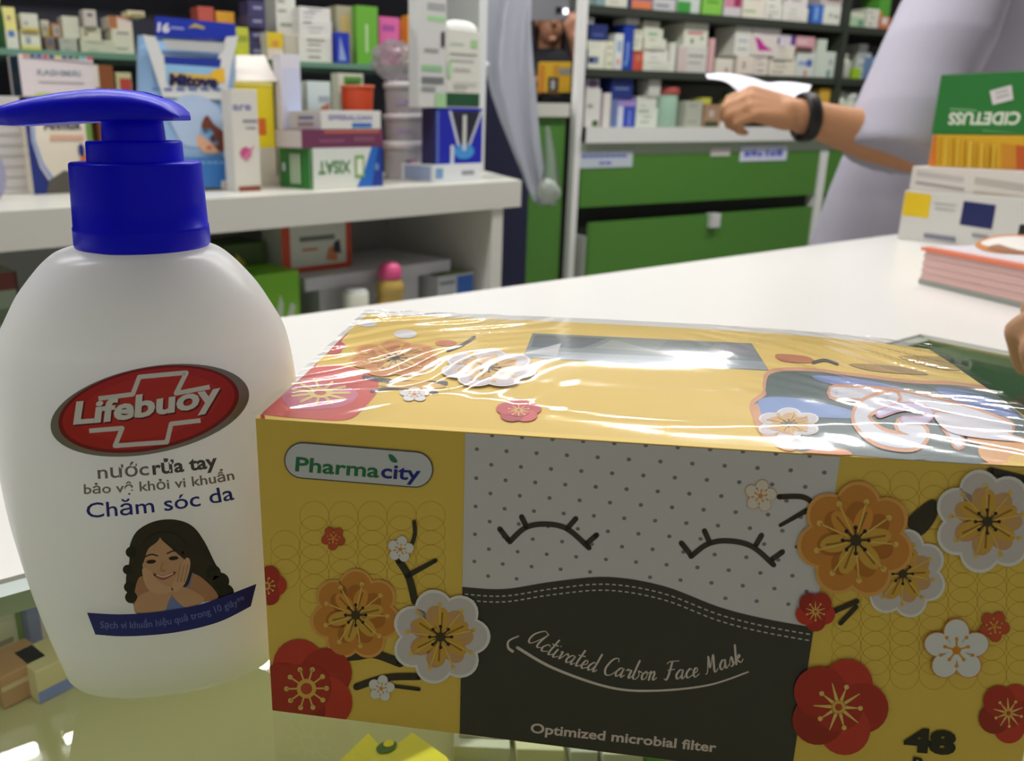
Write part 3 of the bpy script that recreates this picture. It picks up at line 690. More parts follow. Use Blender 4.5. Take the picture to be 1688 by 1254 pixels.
bt('bảo vệ khỏi vi khuẩn', [(138.8, 813.5), (215, 810), (287, 804), (345, 797), (386.6, 789.5)], 22.5, (140, 124, 116), 2, .015)
bt('Chăm sóc da', [(143.5, 853), (205, 848.5), (268, 842), (330, 833), (386.6, 822.5)], 35, (28, 32, 136), 2, .008)
# girl resting her chin on her hands (printed)
def gp_(P, c, L, sm=True): V, Fs = tri(smooth_line(P, 5, True) if sm else P); onbottle(bm_, V, Fs, c, L, .35, 12)
q = lambda x, y: (x / 2.09, 560 + y / 2.09)
Q = lambda *P: [q(*p) for p in P]
HAIR, SK, SK2 = (52, 38, 34), (222, 170, 132), (200, 142, 106)
gp_(Q((462, 912), (440, 880), (434, 820), (446, 760), (444, 720), (470, 660), (530, 625), (600, 618), (662, 640), (705, 695), (742, 770), (780, 830), (790, 885), (770, 905), (700, 890), (600, 860), (500, 870), (475, 905)), HAIR, 1)
gp_(Q((466, 938), (464, 870), (482, 815), (520, 830), (545, 880), (520, 936)), SK2, 2)
gp_(Q((512, 938), (520, 880), (510, 850), (560, 870), (640, 850), (665, 800), (690, 850), (700, 900), (620, 928)), (124, 140, 200), 3)
gp_(Q((600, 860), (650, 850), (668, 805), (720, 840), (750, 888), (680, 905), (640, 918), (590, 880)), SK2, 4)
gp_(Q((468, 936), (480, 880), (560, 850), (596, 856), (580, 900), (560, 935)), SK, 5)
gp_(Q((590, 855), (636, 850), (700, 885), (690, 905), (640, 920), (600, 885)), SK, 5)
V, Fs = disc(*q(568, 768), 37, 44, -.1); onbottle(bm_, V, Fs, SK, 6, .35, 12)
gp_(Q((478, 740), (500, 690), (552, 660), (545, 690), (510, 720), (492, 770)), HAIR, 7); gp_(Q((552, 660), (610, 670), (645, 715), (652, 770), (632, 730), (600, 700), (560, 690)), HAIR, 7)
gp_(Q((490, 790), (512, 785), (545, 830), (592, 850), (590, 866), (540, 872), (505, 850)), (232, 182, 146), 8); gp_(Q((590, 852), (612, 800), (640, 750), (655, 760), (650, 800), (632, 845), (600, 868)), (232, 182, 146), 8)
for x in (612, 624, 636): gp_(Q((x - 4, 830), (x + 8, 770), (x + 13, 772), (x + 2, 832)), (206, 150, 116), 9, False)
for (x, y) in ((521, 762), (598, 750)):
    V, Fs = disc(*q(x, y), 8, 3.2, -.1); onbottle(bm_, V, Fs, (40, 26, 24), 9, .35, 12)
    V, Fs = stroke(smooth_line(Q((x - 22, y - 16), (x, y - 25), (x + 22, y - 20)), 5), 2.2); onbottle(bm_, V, Fs, (70, 46, 38), 9, .35, 12)
V, Fs = stroke(smooth_line(Q((560, 765), (555, 790), (568, 794)), 5), 2); onbottle(bm_, V, Fs, SK2, 9, .35, 12)
V, Fs = stroke(smooth_line(Q((532, 806), (562, 820), (602, 800)), 5), 4.5); onbottle(bm_, V, Fs, (186, 84, 76), 9, .35, 12)
V, Fs = stroke(smooth_line(Q((540, 807), (564, 814), (596, 801)), 5), 2); onbottle(bm_, V, Fs, (240, 230, 226), 10, .35, 12)
for (x, y, r) in ((446, 850, 9), (452, 885, 10), (440, 790, 8), (760, 830, 14), (778, 868, 13), (735, 800, 12), (452, 730, 9)):
    V, Fs = disc(*q(x, y), r, r); onbottle(bm_, V, Fs, (34, 26, 24), 3, .35, 12)
bm_.build('bottle_body', bot)
# blue banner
bn = MB()
V, Fs = tri(smooth_line([(144.5, 1008), (201, 1010.7), (268, 1006), (335, 993), (421.5, 961)], 6) + smooth_line([(412.4, 997.8), (359, 1024), (287, 1041), (210, 1047), (158, 1044)], 6))
onbottle(bn, V, Fs, (30, 34, 130), 12, .35, 10)
bt('Sạch vi khuẩn hiệu quả trong 10 giây**', [(166, 1033), (216, 1033.5), (268, 1029), (335, 1014.5), (404, 991)], 16, (112, 124, 206), 14, .01, 0, bn)
bn.build('printed_banner', bot)
# oval badge
bg = MB()
V, Fs = disc(247, 675.5, 165, 71, -.19, 64); onbottle(bg, V, Fs, (150, 142, 134), 12, .3, 10, Metallic=0.5)
V, Fs = disc(245, 673.5, 150, 67.5, -.19, 64); onbottle(bg, V, Fs, (150, 24, 26), 13, .3, 10)
V, Fs = disc(245, 672.5, 143, 63, -.19, 64); onbottle(bg, V, Fs, (206, 42, 38), 14, .3, 10)
V, Fs = disc(245, 670, 118, 50, -.19, 64); onbottle(bg, V, Fs, (216, 52, 42), 15, .3, 10)
for P in ([(163, 656), (219, 649), (230, 620.5), (307, 613.5), (290, 647.5), (345, 637)], [(148, 709), (202, 704.5), (190, 733.5), (275, 727.5), (282, 697.5), (330, 692)]):
    for a_, b_ in zip(P[:-1], P[1:]): V, Fs = stroke([a_, b_], 7.5, False); onbottle(bg, V, Fs, (246, 238, 234), 16, .3, 10)
    for p in P[1:-1]: V, Fs = disc(p[0], p[1], 3.7, 3.7, 0, 10); onbottle(bg, V, Fs, (246, 238, 234), 17, .3, 10)
V, Fs = path_text('Lifebuoy', [(122, 697), (180, 692), (246, 683), (310, 673), (362, 663)], 50, .035, .22); onbottle(bg, [(x + 2.5, y + 2.5) for x, y in V], Fs, (120, 16, 20), 18, .3, 10)
onbottle(bg, V, Fs, (250, 244, 240), 19, .3, 10)
bg.build('oval_badge', bot)
# pump: screw collar, neck ring, stem, spout head
BLU = mat((0, 0, 250), 0.32, 0.25); pump = MB()
def axc(y): return gp(684 - (684 - 246) * (5270 - y) / (5270 - 600) - 9 * max(0, (600 - y) / 400), y, BC, HF)
def pring(y, hw):
    p = axc(y); return (p, hw * pj(p)[2] / F)
def turned(mb, spec, m, n=56):
    R_ = []
    for y, hw in spec:
        p, r = pring(y, hw * .94); R_.append([(BC[0] + .0019 * CR[0] + (r * math.cos(2 * math.pi * i / n)), BC[1] + .0019 * CR[1] + r * math.sin(2 * math.pi * i / n), p[2]) for i in range(n)])
    return mb.loft(R_[::-1], m)
turned(pump, [(265, 60), (266, 109), (268, 111.5), (272, 112), (330, 113), (370, 113.5), (371, 115), (376, 115), (400, 115), (405, 112), (406, 100)], BLU)
pump.build('screw_collar', bot)
p2 = MB(); turned(p2, [(231, 50), (232, 79), (234, 81), (240, 81.5), (268, 82)], BLU); p2.build('neck_ring', bot)
p3 = MB(); turned(p3, [(188, 50), (196, 52), (215, 53.5), (233, 54)], BLU); p3.build('pump_stem', bot)
hd = MB(); R_ = []
ca = az(-34.5); cb_ = az(55.5); c0 = BC.copy()
def hx(px, y): return gp(px, y, BC, HF)
hs = [(1, 179, 202, .0050), (8, 175, 205, .0075), (40, 166, 206.5, .0095), (80, 157.5, 204.5, .0120), (120, 151, 202, .0140), (165, 146.5, 199, .0160), (205, 147.5, 198, .0170), (240, 152, 198, .0168), (268, 160, 198, .0155), (288, 170, 198, .0135), (300, 181, 198, .0105), (305, 190, 198, .0070)]
for px, yt, yb, hdp in hs:
    ct_ = hx(px, yt); cbm = hx(px, yb); r = []
    prof2 = [(1, 0.0), (1, .55), (.90, .80), (.55, .95), (0, 1.0), (-.55, .95), (-.90, .80), (-1, .55), (-1, 0.0), (-.8, -.03), (0, -.03), (.8, -.03)]
    for a, b in prof2: r.append(cbm * np.array([1, 1, 0]) + HF * a * hdp + np.array([0, 0, cbm[2] + (ct_[2] - cbm[2]) * b]))
    R_.append(r)
hd.loft(R_, BLU)
for k, off in enumerate((-.35, 0, .35)):          # fine ribs along the top
    hd.tube([hx(px, yt) * np.array([1, 1, 0]) + HF * off * hdp + np.array([0, 0, hx(px, yt)[2] - .00025 - abs(off) * .0018]) for px, yt, yb, hdp in hs[2:9]], .0004, BLU, 6)
hd.build('pump_head', bot)

# ------------------------------------------------------------------ wall unit with open shelves and green drawers (far side)
SA = -6.0; st_ = az(SA); sn = az(SA + 90)
SO = gd(950, 210, 3.0)
def su(px, py, back=0.0):
    p = gp(px, py, SO + sn * back, sn); return (float(np.dot(p - SO, st_)), float(p[2]), p)
def sp(u, z, back=0.0): return SO * np.array([1, 1, 0]) + st_ * u + sn * back + np.array([0, 0, z])
def ubox(mb, u0, u1, b0, b1, z0, z1, m):
    P = [sp(u, z, b) for z in (z0, z1) for (u, b) in ((u0, b0), (u1, b0), (u1, b1), (u0, b1))]
    return mb.add(P, [(3, 2, 1, 0), (4, 5, 6, 7), (0, 1, 5, 4), (1, 2, 6, 5), (2, 3, 7, 6), (3, 0, 4, 7)], m)
ZT = 1.180                               # top of the white ledge
ZM = su(1180, 121)[1]; ZU = su(1180, 25)[1]
UE = su(1382, 120)[0]; UW = su(1700, 120)[0] + .4
DK = mat((54, 60, 50), 0.5); PANEL = mat((112, 112, 102), 0.7); GRN = mat((80, 132, 52), 0.42, 0.4, 0.03); PALE = mat((168, 182, 160), 0.5)
un = thing('shelf_unit', 'tall wall unit of open dark shelves full of cartons above green drawers', 'shelf unit', tuple(sp(UE / 2, 0, .2)), math.radians(SA))
ZTOP = 2.25
CH = .33                                  # the near end of the unit is cut back at a slant
def uboard(mb, u0, u1, b0, b1, z0, z1, m):
    P = [sp(u, z, b) for z in (z0, z1) for (u, b) in ((u0 + max(0, b0) * CH / .34, b0), (u1, b0), (u1, b1), (u0 + b1 * CH / .34, b1))]
    return mb.add(P, [(3, 2, 1, 0), (4, 5, 6, 7), (0, 1, 5, 4), (1, 2, 6, 5), (2, 3, 7, 6), (3, 0, 4, 7)], m)
b = MB(); ubox(b, CH, UW, .34, .36, 0, ZTOP, PANEL); b.build('back_panel', un)
b = MB(); P = [sp(u, z, k) for z in (0, ZTOP) for (u, k) in ((0.0, 0), (.012, 0), (CH + .012, .34), (CH, .34))]
b.add(P, [(3, 2, 1, 0), (4, 5, 6, 7), (0, 1, 5, 4), (1, 2, 6, 5), (2, 3, 7, 6), (3, 0, 4, 7)], PANEL); b.build('end_panel', un)
for z, nm in ((ZM, 'shelf'), (ZU, 'shelf'), (ZU + .235, 'shelf'), (ZU + .46, 'shelf')):
    b = MB(); uboard(b, 0.0, UW, -.005, .34, z - .026, z, DK); b.build(nm, un)
b = MB(); ubox(b, UE - .012, UE + .016, -.010, .34, ZT, ZTOP, DK); b.build('divider', un)
b = MB(); ubox(b, UW - .03, UW, -.01, .34, 0, ZTOP, WHITE); b.build('side_panel', un)
lp = su(941, 250)[0]
b = MB(); ubox(b, su(938, 250)[0], su(948, 250)[0], -.03, .0, 0, ZTOP, WHITE); b.build('white_post', un)
b = MB(); uboard(b, su(951, 220)[0], UW - .03, -.05, .34, su(1145, 233)[1], ZT, mat((226, 226, 222), .4)); b.build('ledge', un)
b = MB(); uboard(b, su(951, 220)[0], UW - .03, -.02, .33, su(1145, 254)[1], su(1145, 233)[1], PALE); b.build('rail', un)
b = MB(); uboard(b, su(951, 220)[0], UW - .03, .02, .33, 0.05, su(1145, 250)[1], mat((40, 44, 36), .7)); b.build('carcass', un)
UR = su(1336, 320)[0]
b = MB(); ubox(b, UR, UR + .042, -.03, .05, 0, su(1145, 254)[1], WHITE); b.build('white_post', un)
zd0, zd1 = su(1145, 252)[1], su(1145, 333)[1]
UL = su(951, 300)[0]
def label_tab(u0, v0, u1, v1, c, parent, back, dash=None):
    z0, z1 = su(0, 0)[1], 0
    a = su(u0, v0, back); c2 = su(u1, v1, back)
    m_ = MB(); ubox(m_, a[0], c2[0], back - .003, back, c2[1], a[1], mat(c, .4))
    if dash:
        h = (a[1] - c2[1]); w = c2[0] - a[0]
        for (x0, x1, y0, y1) in dash: ubox(m_, a[0] + w * x0, a[0] + w * x1, back - .0036, back - .003, c2[1] + h * y0, c2[1] + h * y1, mat((104, 112, 196), .5))
    return m_.build('paper_tag', parent)
d1 = MB(); ubox(d1, UL, UR - .004, -.022, .0, zd1 + .006, zd0, GRN); d1 = d1.build('drawer', un)
label_tab(953, 249, 1041, 275, (196, 206, 214), d1, -.022, [(.06 + k * .105, .06 + k * .105 + .09, .60, .76) for k in range(8)] + [(.38, .48, .2, .36), (.5, .6, .2, .36)])
label_tab(1221, 241, 1295, 264, (214, 218, 238), d1, -.022, [(.08, .2, .3, .68), (.22, .34, .34, .72), (.36, .46, .3, .6), (.52, .6, .3, .72), (.63, .74, .3, .64), (.76, .9, .3, .74)])
label_tab(1172, 243, 1202, 257, (206, 204, 196), d1, -.022)
# lower drawer, pulled open at its left end
zl0, zl1 = su(1145, 352)[1], su(1145, 352)[1] - .30
dd = MB()
for (u0, bk0, u1, bk1) in ((UL + .012, -.075, UR - .004, -.022),):
    P = []
    for z in (zl1, zl0):
        for (u, bk) in ((u0, bk0), (u1, bk1), (u1, bk1 + .02), (u0, bk0 + .02)): P.append(sp(u, z, bk))
    dd.add(P, [(3, 2, 1, 0), (4, 5, 6, 7), (0, 1, 5, 4), (1, 2, 6, 5), (2, 3, 7, 6), (3, 0, 4, 7)], GRN)
dd = dd.build('drawer', un)
b = MB(); ubox(b, UL + .016, UL + .026, -.05, .02, zl1 + .02, zl0 - .05, mat((196, 198, 190), .4)); b.build('drawer_side', dd)
a = su(1176, 346, -.06); b = MB(); ubox(b, a[0] - .014, a[0] + .034, -.070, -.036, zl0 - .05, zl0 + .004, mat((206, 206, 204), .4)); b.build('paper_tag', dd)
b = MB(); ubox(b, UR + .05, UR + .6, -.022, 0, zd1 + .004, zd0, GRN); b.build('drawer', un)
b = MB(); ubox(b, UR + .05, UR + .6, -.022, 0, zd1 - .32, zd1 - .006, GRN); b.build('drawer', un)
b = MB(); ubox(b, UL, UR - .004, -.018, 0, .06, zl1 - .004, GRN); b.build('drawer', un)

ORD = 'first second third fourth fifth sixth seventh eighth ninth tenth eleventh twelfth thirteenth fourteenth fifteenth sixteenth seventeenth eighteenth nineteenth twentieth'.split()
def ordinal(n): return ORD[n - 1] if n <= 20 else ('twenty-' + ORD[n - 21] if n < 30 else ('thirtieth' if n == 30 else 'thirty-' + ORD[n - 31]))
def dashes(seed, c, k=3):
    r = random.Random(seed); out = []
    for i in range(k):
        y = .18 + .62 * i / max(1, k - 1) + r.uniform(-.05, .05); x = r.uniform(.08, .3); out.append((x, y, min(.92, x + r.uniform(.25, .6)), y + r.uniform(.05, .11), c))
    return out
def shelf_row(items, zbase, where, group, plane_pt, yaw, anchor, depth=.12, tops_limit=None, back0=.012):
    """items: (x0, y0, x1, y1, colour, look, prints[, shape]) in photo pixels, boxes of one shelf from left to right"""
    nv = az(yaw + 90); tv = az(yaw); placed = []
    order = sorted(range(len(items)), key=lambda i: (-items[i][3], items[i][0]))
    rank = {i: k + 1 for k, i in enumerate(sorted(range(len(items)), key=lambda i: (items[i][0], items[i][1])))}
    for i in order:
        it = items[i]; x0, y0, x1, y1, c, look, pr = it[:7]; sh_ = it[7] if len(it) > 7 else 'box'
        bk = back0 + (it[8] if len(it) > 8 else (i * 37 % 11) * .0008)
        p0 = plane_pt + nv * bk
        A, B_, T_ = gp(x0, y1, p0, nv), gp(x1, y1, p0, nv), gp((x0 + x1) / 2, y0, p0, nv)
        M_ = gp((x0 + x1) / 2, y1, p0, nv)
        u0, u1 = float(np.dot(A - plane_pt, tv)), float(np.dot(B_ - plane_pt, tv)); w = (u1 - u0) * .97
        best = zbase if abs(M_[2] - zbase) < .018 else None
        for (a0, a1, tz) in placed:
            if min(a1, u1) - max(a0, u0) > .35 * (u1 - u0) and abs(tz - M_[2]) < .028 and (best is None or abs(tz - M_[2]) < abs(best - M_[2])): best = tz
        if best is None:
            cand = [tz for (a0, a1, tz) in placed if min(a1, u1) - max(a0, u0) > .25 * (u1 - u0) and tz < M_[2] + .03]
            best = max(cand) if cand else zbase
        h = max(.012, min(float(T_[2]), tops_limit or 9) - best - .0006); placed.append((u0, u1, best + h + .0004))
        base = plane_pt * np.array([1, 1, 0]) + tv * (u0 + u1) / 2 + nv * bk + np.array([0, 0, best + .0003])
        lab = '%s, %s from %s on %s' % (look, ordinal(rank[i]), anchor, where)
        if sh_ == 'box':
            dd_ = min(depth, max(.03, w * 1.2), max(.012, (u0 - .02) * .93 - bk if anchor == 'the white post' else 9)); carton('medicine_box', lab, 'box', base, yaw, w, dd_, h, c, pr, group)
        elif sh_ in ('jar', 'bottle'):
            t = thing('medicine_bottle' if sh_ == 'bottle' else 'lidded_jar', lab, 'bottle' if sh_ == 'bottle' else 'jar', tuple(base + nv * w / 2), 0, group)
            cc = base + nv * w / 2; m = MB(); r = w / 2
            if sh_ == 'jar': m.lathe([(r * .96, 0), (r, .003), (r, h * .8), (r * .95, h * .83)], cc, mat(c, .2, .5), 24)
            else: m.lathe([(r * .9, 0), (r, .004), (r, h * .62), (r * .8, h * .74), (r * .42, h * .82), (r * .42, h * .86)], cc, mat(c, .25, .5), 24)
            m.build('body', t); m = MB()
            if sh_ == 'jar': m.lathe([(r * 1.06, h * .82), (r * 1.08, h * .83), (r * 1.08, h * .98), (r * 1.0, h)], cc, mat(pr, .4), 24)
            else: m.lathe([(r * .5, h * .85), (r * .5, h * .98), (r * .44, h)], cc, mat(pr, .4), 20)
            m.build('lid', t)
W1, W2, W3 = (226, 226, 208), (232, 230, 220), (212, 214, 198)
GY = (160, 160, 152)
def D(s, c=GY, k=3): return dashes(s, c, k)
TOP = [(961, -30, 980, 13, (120, 150, 150), 'grey teal carton', D(1)), (981, -30, 997, 13, (140, 168, 168), 'pale teal carton', D(2)), (997, -34, 1034, 14, W1, 'cream carton', D(3, (200, 196, 176))),
       (1040, -30, 1074, 18, (96, 104, 160), 'blue carton with orange foot', [(0, 0, 1, .34, (226, 132, 92)), (.1, .5, .8, .6, (190, 190, 210))]), (1076, -30, 1113, 17, (206, 206, 206), 'white carton with navy upper half', [(0, .45, 1, 1, (64, 70, 120)), (.1, .15, .7, .25, (150, 150, 150))]),
       (1115, -30, 1153, 21, (212, 220, 212), 'white carton with green foot', [(0, 0, .6, .38, (70, 160, 70)), (.2, .6, .8, .7, (160, 180, 160))]), (1157, -24, 1189, 26, (140, 204, 84), 'lime green carton', [(.2, .4, .8, .5, (96, 160, 56))]),
       (1192, -8, 1221, 28, (216, 212, 214), 'white carton with magenta top half', [(0, .45, 1, 1, (216, 140, 164)), (.55, .5, .95, .9, (160, 50, 96))]), (1223, -20, 1259, 30, (236, 230, 214), 'cream carton with a green line', [(.05, .22, .6, .28, (150, 190, 110)), (.2, .6, .8, .68, (230, 200, 190))]),
       (1260, 6, 1288, 33, W2, 'small white carton', D(9)), (1262, -28, 1288, 5, W2, 'white carton resting on another', D(10)), (1289, 12, 1331, 36, W2, 'wide white carton', D(11, (200, 190, 186))), (1292, -22, 1331, 11, (230, 224, 220), 'off-white carton lying flat', [(.0, .3, .12, .8, (120, 110, 104)), (.3, .3, .7, .4, GY)]),
       (1336, 8, 1355, 38, (66, 116, 200), 'bright blue carton', [(.3, .2, .5, .9, (150, 190, 236))]), (1356, 9, 1384, 41, (230, 232, 220), 'white carton by the dark divider', [(.3, .4, .5, .6, (170, 176, 160)), (.62, .38, .85, .52, (140, 140, 130))]), (1352, -30, 1388, 8, (200, 190, 186), 'brownish white carton', [(.3, .2, .9, .6, (120, 96, 90))])]
shelf_row(TOP, ZU, 'the highest back shelf', 'cartons on the back shelves', SO, SA, 'the white post', tops_limit=ZU + .207)
MID = [(956, 81, 967, 116, (84, 90, 116), 'blue-grey carton', []), (958, 56, 967, 81, (112, 160, 84), 'thin green carton', []), (958, 28, 979, 45, (196, 206, 206), 'small pale carton', []), (968, 80, 996, 116, W1, 'white carton with navy patch', [(.02, .28, .62, .6, (44, 54, 100)), (.34, .34, .55, .52, (120, 150, 190))]),
       (968, 67, 1002, 80, W1, 'flat white carton', D(15, GY, 2)), (970, 40, 1001, 67, (40, 54, 112), 'dark navy carton', [(.2, .3, .8, .42, (90, 110, 170))]), (997, 68, 1010, 116, (226, 226, 200), 'slim creamy carton', D(17)), (1011, 55, 1025, 116, (222, 226, 222), 'slim white carton with blue print', [(.3, .5, .8, .8, (150, 176, 206)), (.3, .15, .7, .3, (226, 160, 150))]),
       (1025, 40, 1043, 117, (34, 66, 168), 'tall royal blue carton', [(.25, .2, .55, .62, (110, 140, 210)), (.2, .1, .4, .2, (120, 190, 220))]), (1032, 24, 1054, 39, (186, 186, 180), 'small grey carton', []), (1042, 84, 1059, 118, (206, 86, 62), 'red orange carton', [(.3, .5, .7, .8, (200, 130, 100))]), (1045, 49, 1058, 84, (222, 222, 200), 'slim cream carton', D(22)),
       (1059, 100, 1108, 118, (220, 224, 208), 'broad white carton', D(23, GY, 2)), (1059, 82, 1101, 100, (228, 228, 214), 'broad white carton', D(24, (180, 170, 190), 2)), (1061, 64, 1098, 82, (222, 224, 206), 'off-white carton', D(25, GY, 2)), (1060, 47, 1093, 64, (216, 220, 200), 'pale carton with green print', [(.25, .3, .7, .6, (150, 186, 150))]), (1061, 34, 1088, 47, (202, 202, 186), 'greyish carton topping a stack', D(27, GY, 2)),
       (1103, 70, 1112, 111, (224, 226, 214), 'very thin white carton', []), (1115, 76, 1164, 119, (214, 212, 204), 'large grey white carton', [(0, 0, .3, .95, (214, 196, 192)), (.35, .6, .9, .68, (150, 150, 140)), (.35, .35, .8, .42, (176, 170, 166))]), (1126, 34, 1166, 75, (224, 226, 208), 'large carton with a red line', [(.12, .5, .78, .62, (208, 130, 126)), (.28, .12, .4, .32, (130, 140, 120)), (.68, .3, .8, .4, (120, 128, 110))]), (1166, 63, 1175, 118, (220, 176, 176), 'thin pinkish carton', []),
       (1178, 96, 1207, 121, (226, 222, 206), 'cream carton with red dot', [(.55, .1, .75, .4, (206, 150, 130))]), (1213, 92, 1242, 122, (230, 218, 204), 'cream carton with grey mark', [(.3, .3, .5, .7, (180, 168, 164))]), (1209, 43, 1236, 91, (226, 226, 216), 'upright white carton with blue line', [(.2, .48, .8, .54, (160, 170, 196)), (.2, .2, .8, .25, GY)]),
       (1242, 92, 1264, 122, (232, 222, 208), 'small cream carton', D(34)), (1236, 60, 1280, 92, (228, 218, 212), 'white carton with magenta swoosh', [('p', [(.1, .95), (.3, .88), (.5, .55), (.85, .3), (.3, .25)], (196, 50, 150))]), (1240, 42, 1287, 59, (232, 226, 220), 'flat white carton', D(36, (210, 196, 200), 2)), (1266, 98, 1310, 124, (232, 224, 206), 'wide cream carton', D(37)), (1275, 74, 1309, 97, (230, 224, 208), 'cream carton', D(38)),
       (1280, 57, 1310, 73, (220, 212, 222), 'white carton with purple ends', [(0, 0, .14, .9, (88, 58, 130)), (.78, 0, 1, .98, (92, 60, 150))]), (1310, 85, 1341, 123, (216, 220, 212), 'white carton with blue label', [(.1, .46, .6, .62, (150, 170, 210)), (.55, .42, .85, .7, (76, 104, 176)), (.45, .04, .6, .26, (214, 130, 126))]), (1311, 60, 1342, 84, (222, 164, 172), 'pink carton with dark foot', [(0, 0, .9, .3, (96, 70, 66)), (0, .5, .6, .75, (226, 200, 198))]),
       (1342, 64, 1357, 124, (208, 220, 204), 'tall pale green carton', []), (1358, 85, 1374, 126, (210, 218, 206), 'pale carton with teal corner', [(.2, .02, .6, .3, (120, 160, 146)), (.3, .5, .7, .7, (170, 180, 180))])]
shelf_row(MID, ZM, 'the middle back shelf', 'cartons on the back shelves', SO, SA, 'the white post', tops_limit=ZU - .028)
LOW = [(951, 137, 963, 208, (196, 206, 206), 'white bottle with blue cap', (70, 120, 180), 'bottle'), (963, 146, 988, 208, (216, 216, 208), 'white carton with green foot patch', [(.5, .02, .9, .18, (70, 96, 46)), (.1, .5, .5, .6, GY)]), (966, 130, 988, 145, (196, 186, 196), 'small carton with purple oval', [('e', .5, .5, .42, .4, (106, 84, 116))]), (989, 153, 1005, 208, (216, 214, 204), 'white carton with plum edge', [(0, 0, .2, 1, (140, 110, 134))]),
       (1006, 161, 1017, 208, (104, 120, 168), 'narrow grey blue carton', []), (1016, 163, 1046, 208, (54, 76, 178), 'blue carton with lilac stripes', [(.0, 0, .32, .74, (206, 212, 222)), (0, .74, 1, .98, (160, 136, 200)), (.6, .05, .75, .6, (110, 130, 210))]), (1007, 127, 1043, 159, (38, 54, 122), 'navy carton with pale line', [(.15, .45, .8, .55, (110, 130, 170))]),
       (1047, 178, 1083, 208, (214, 222, 208), 'white carton with grey print', D(56)), (1049, 159, 1082, 177, (216, 218, 206), 'flat white carton', D(57, GY, 2)), (1069, 128, 1088, 158, (200, 202, 192), 'upright pale carton', []),
       (1086, 143, 1126, 208, (160, 194, 172), 'pale teal jar with dull red lid', (180, 84, 76), 'jar'), (1128, 166, 1156, 208, (176, 178, 162), 'grey carton', D(61, (150, 150, 140), 2)), (1158, 172, 1186, 208, (164, 130, 104), 'brown carton with dark green foot', [(.1, 0, .9, .25, (64, 74, 40)), (.3, .45, .6, .75, (190, 180, 170))]), (1156, 161, 1172, 171, (196, 196, 76), 'small lime yellow packet', []),
       (1187, 172, 1197, 208, (226, 220, 212), 'thin white carton', []), (1199, 148, 1230, 208, (214, 220, 110), 'green and yellow bottle', (90, 140, 90), 'bottle'), (1318, 150, 1342, 208, (150, 116, 40), 'dull gold carton', [(.1, .1, .4, .9, (120, 90, 34))]), (1345, 145, 1362, 208, (214, 172, 62), 'gold carton with pale foot', [(0, 0, 1, .3, (206, 196, 186)), (.2, .5, .7, .6, (180, 120, 50))])]
shelf_row(LOW, ZT, 'the white ledge', 'packs on the white ledge', SO, SA, 'the white post', tops_limit=ZM - .028)
R1 = [(1396, 20, 1425, 44, (176, 206, 168), 'pale green carton', [(0, .7, .9, .95, (226, 218, 204)), (.6, .1, .9, .5, (110, 150, 130))]), (1426, 14, 1447, 46, (222, 222, 208), 'white carton', D(71)), (1448, -20, 1466, 26, (92, 166, 62), 'bright green carton', [(0, 0, .3, .2, (206, 130, 70))], 'box', .03), (1450, 27, 1466, 47, (214, 130, 96), 'orange and white carton', [(.1, .4, .7, .9, (230, 222, 214))])]
R2 = [(1391, 88, 1404, 128, (190, 194, 178), 'white bottle', (170, 170, 160), 'bottle'), (1405, 112, 1418, 128, (160, 200, 44), 'lime green carton', []), (1409, 86, 1432, 127, (206, 212, 204), 'pale carton behind lime green', D(76), 'box', .04), (1434, 94, 1444, 128, (120, 150, 196), 'slim blue carton', []), (1416, 72, 1430, 86, (200, 204, 196), 'small white carton', [], 'box', .04)]
R3 = [(1382, 150, 1394, 208, (200, 208, 188), 'pale bottle', (190, 196, 176), 'bottle'), (1395, 154, 1410, 208, (206, 214, 200), 'white jar', (210, 214, 204), 'jar'), (1411, 158, 1425, 208, (190, 184, 176), 'grey bottle', (150, 140, 136), 'bottle'), (1381, 180, 1390, 208, (220, 180, 80), 'small amber carton', [], 'box', -.03)]
for R_, z, w_ in ((R1, ZU, 'the highest shelf beyond it'), (R2, ZM, 'the middle shelf beyond it'), (R3, ZT, 'the ledge beyond it')):
    shelf_row(R_, z, w_, 'packs beyond the dark divider', SO, SA, 'the dark divider', tops_limit=z + (.165 if z == ZT else .17))

# neighbouring low cabinet seen in the gap left of the white post
nc = thing('low_cabinet', 'green cabinet with a white ledge in the gap beside the white post', 'cabinet', tuple(sp(-.12, 0, .2)), math.radians(SA))
zc0 = su(905, 170)[1]; ug0, ug1 = su(866, 200)[0], su(934, 200)[0]
b = MB(); ubox(b, ug0, ug1 - .004, -.02, .30, zc0 - .045, zc0, mat((206, 206, 194), .4)); b.build('ledge', nc)
b = MB(); ubox(b, ug0 + .01, ug1 - .004, 0, .28, 0, zc0 - .046, GRN); b.build('door', nc)
b = MB(); ubox(b, ug0 - .012, ug0 + .008, -.012, .29, 0, zc0 - .046, PALE); b.build('corner_post', nc)
np_ = MB(); 
pa_, pb_ = gd(770, 300, 2.75), gd(872, 300, 2.80)
tv_ = (pb_ - pa_) * np.array([1, 1, 0]); nv_ = np.array([-tv_[1], tv_[0], 0]) / np.linalg.norm(tv_) * .03
P = [pa_ * np.array([1, 1, 0]), pb_ * np.array([1, 1, 0]), pb_ * np.array([1, 1, 0]) + nv_, pa_ * np.array([1, 1, 0]) + nv_]
np_.prism([(p[0], p[1]) for p in P], 0.0, gd(820, 66, 2.78)[2], mat((34, 36, 66), 0.7))
tag(np_.build('partition_panel'), 'dark navy upright panel behind the hanging grey plastic film', 'panel')

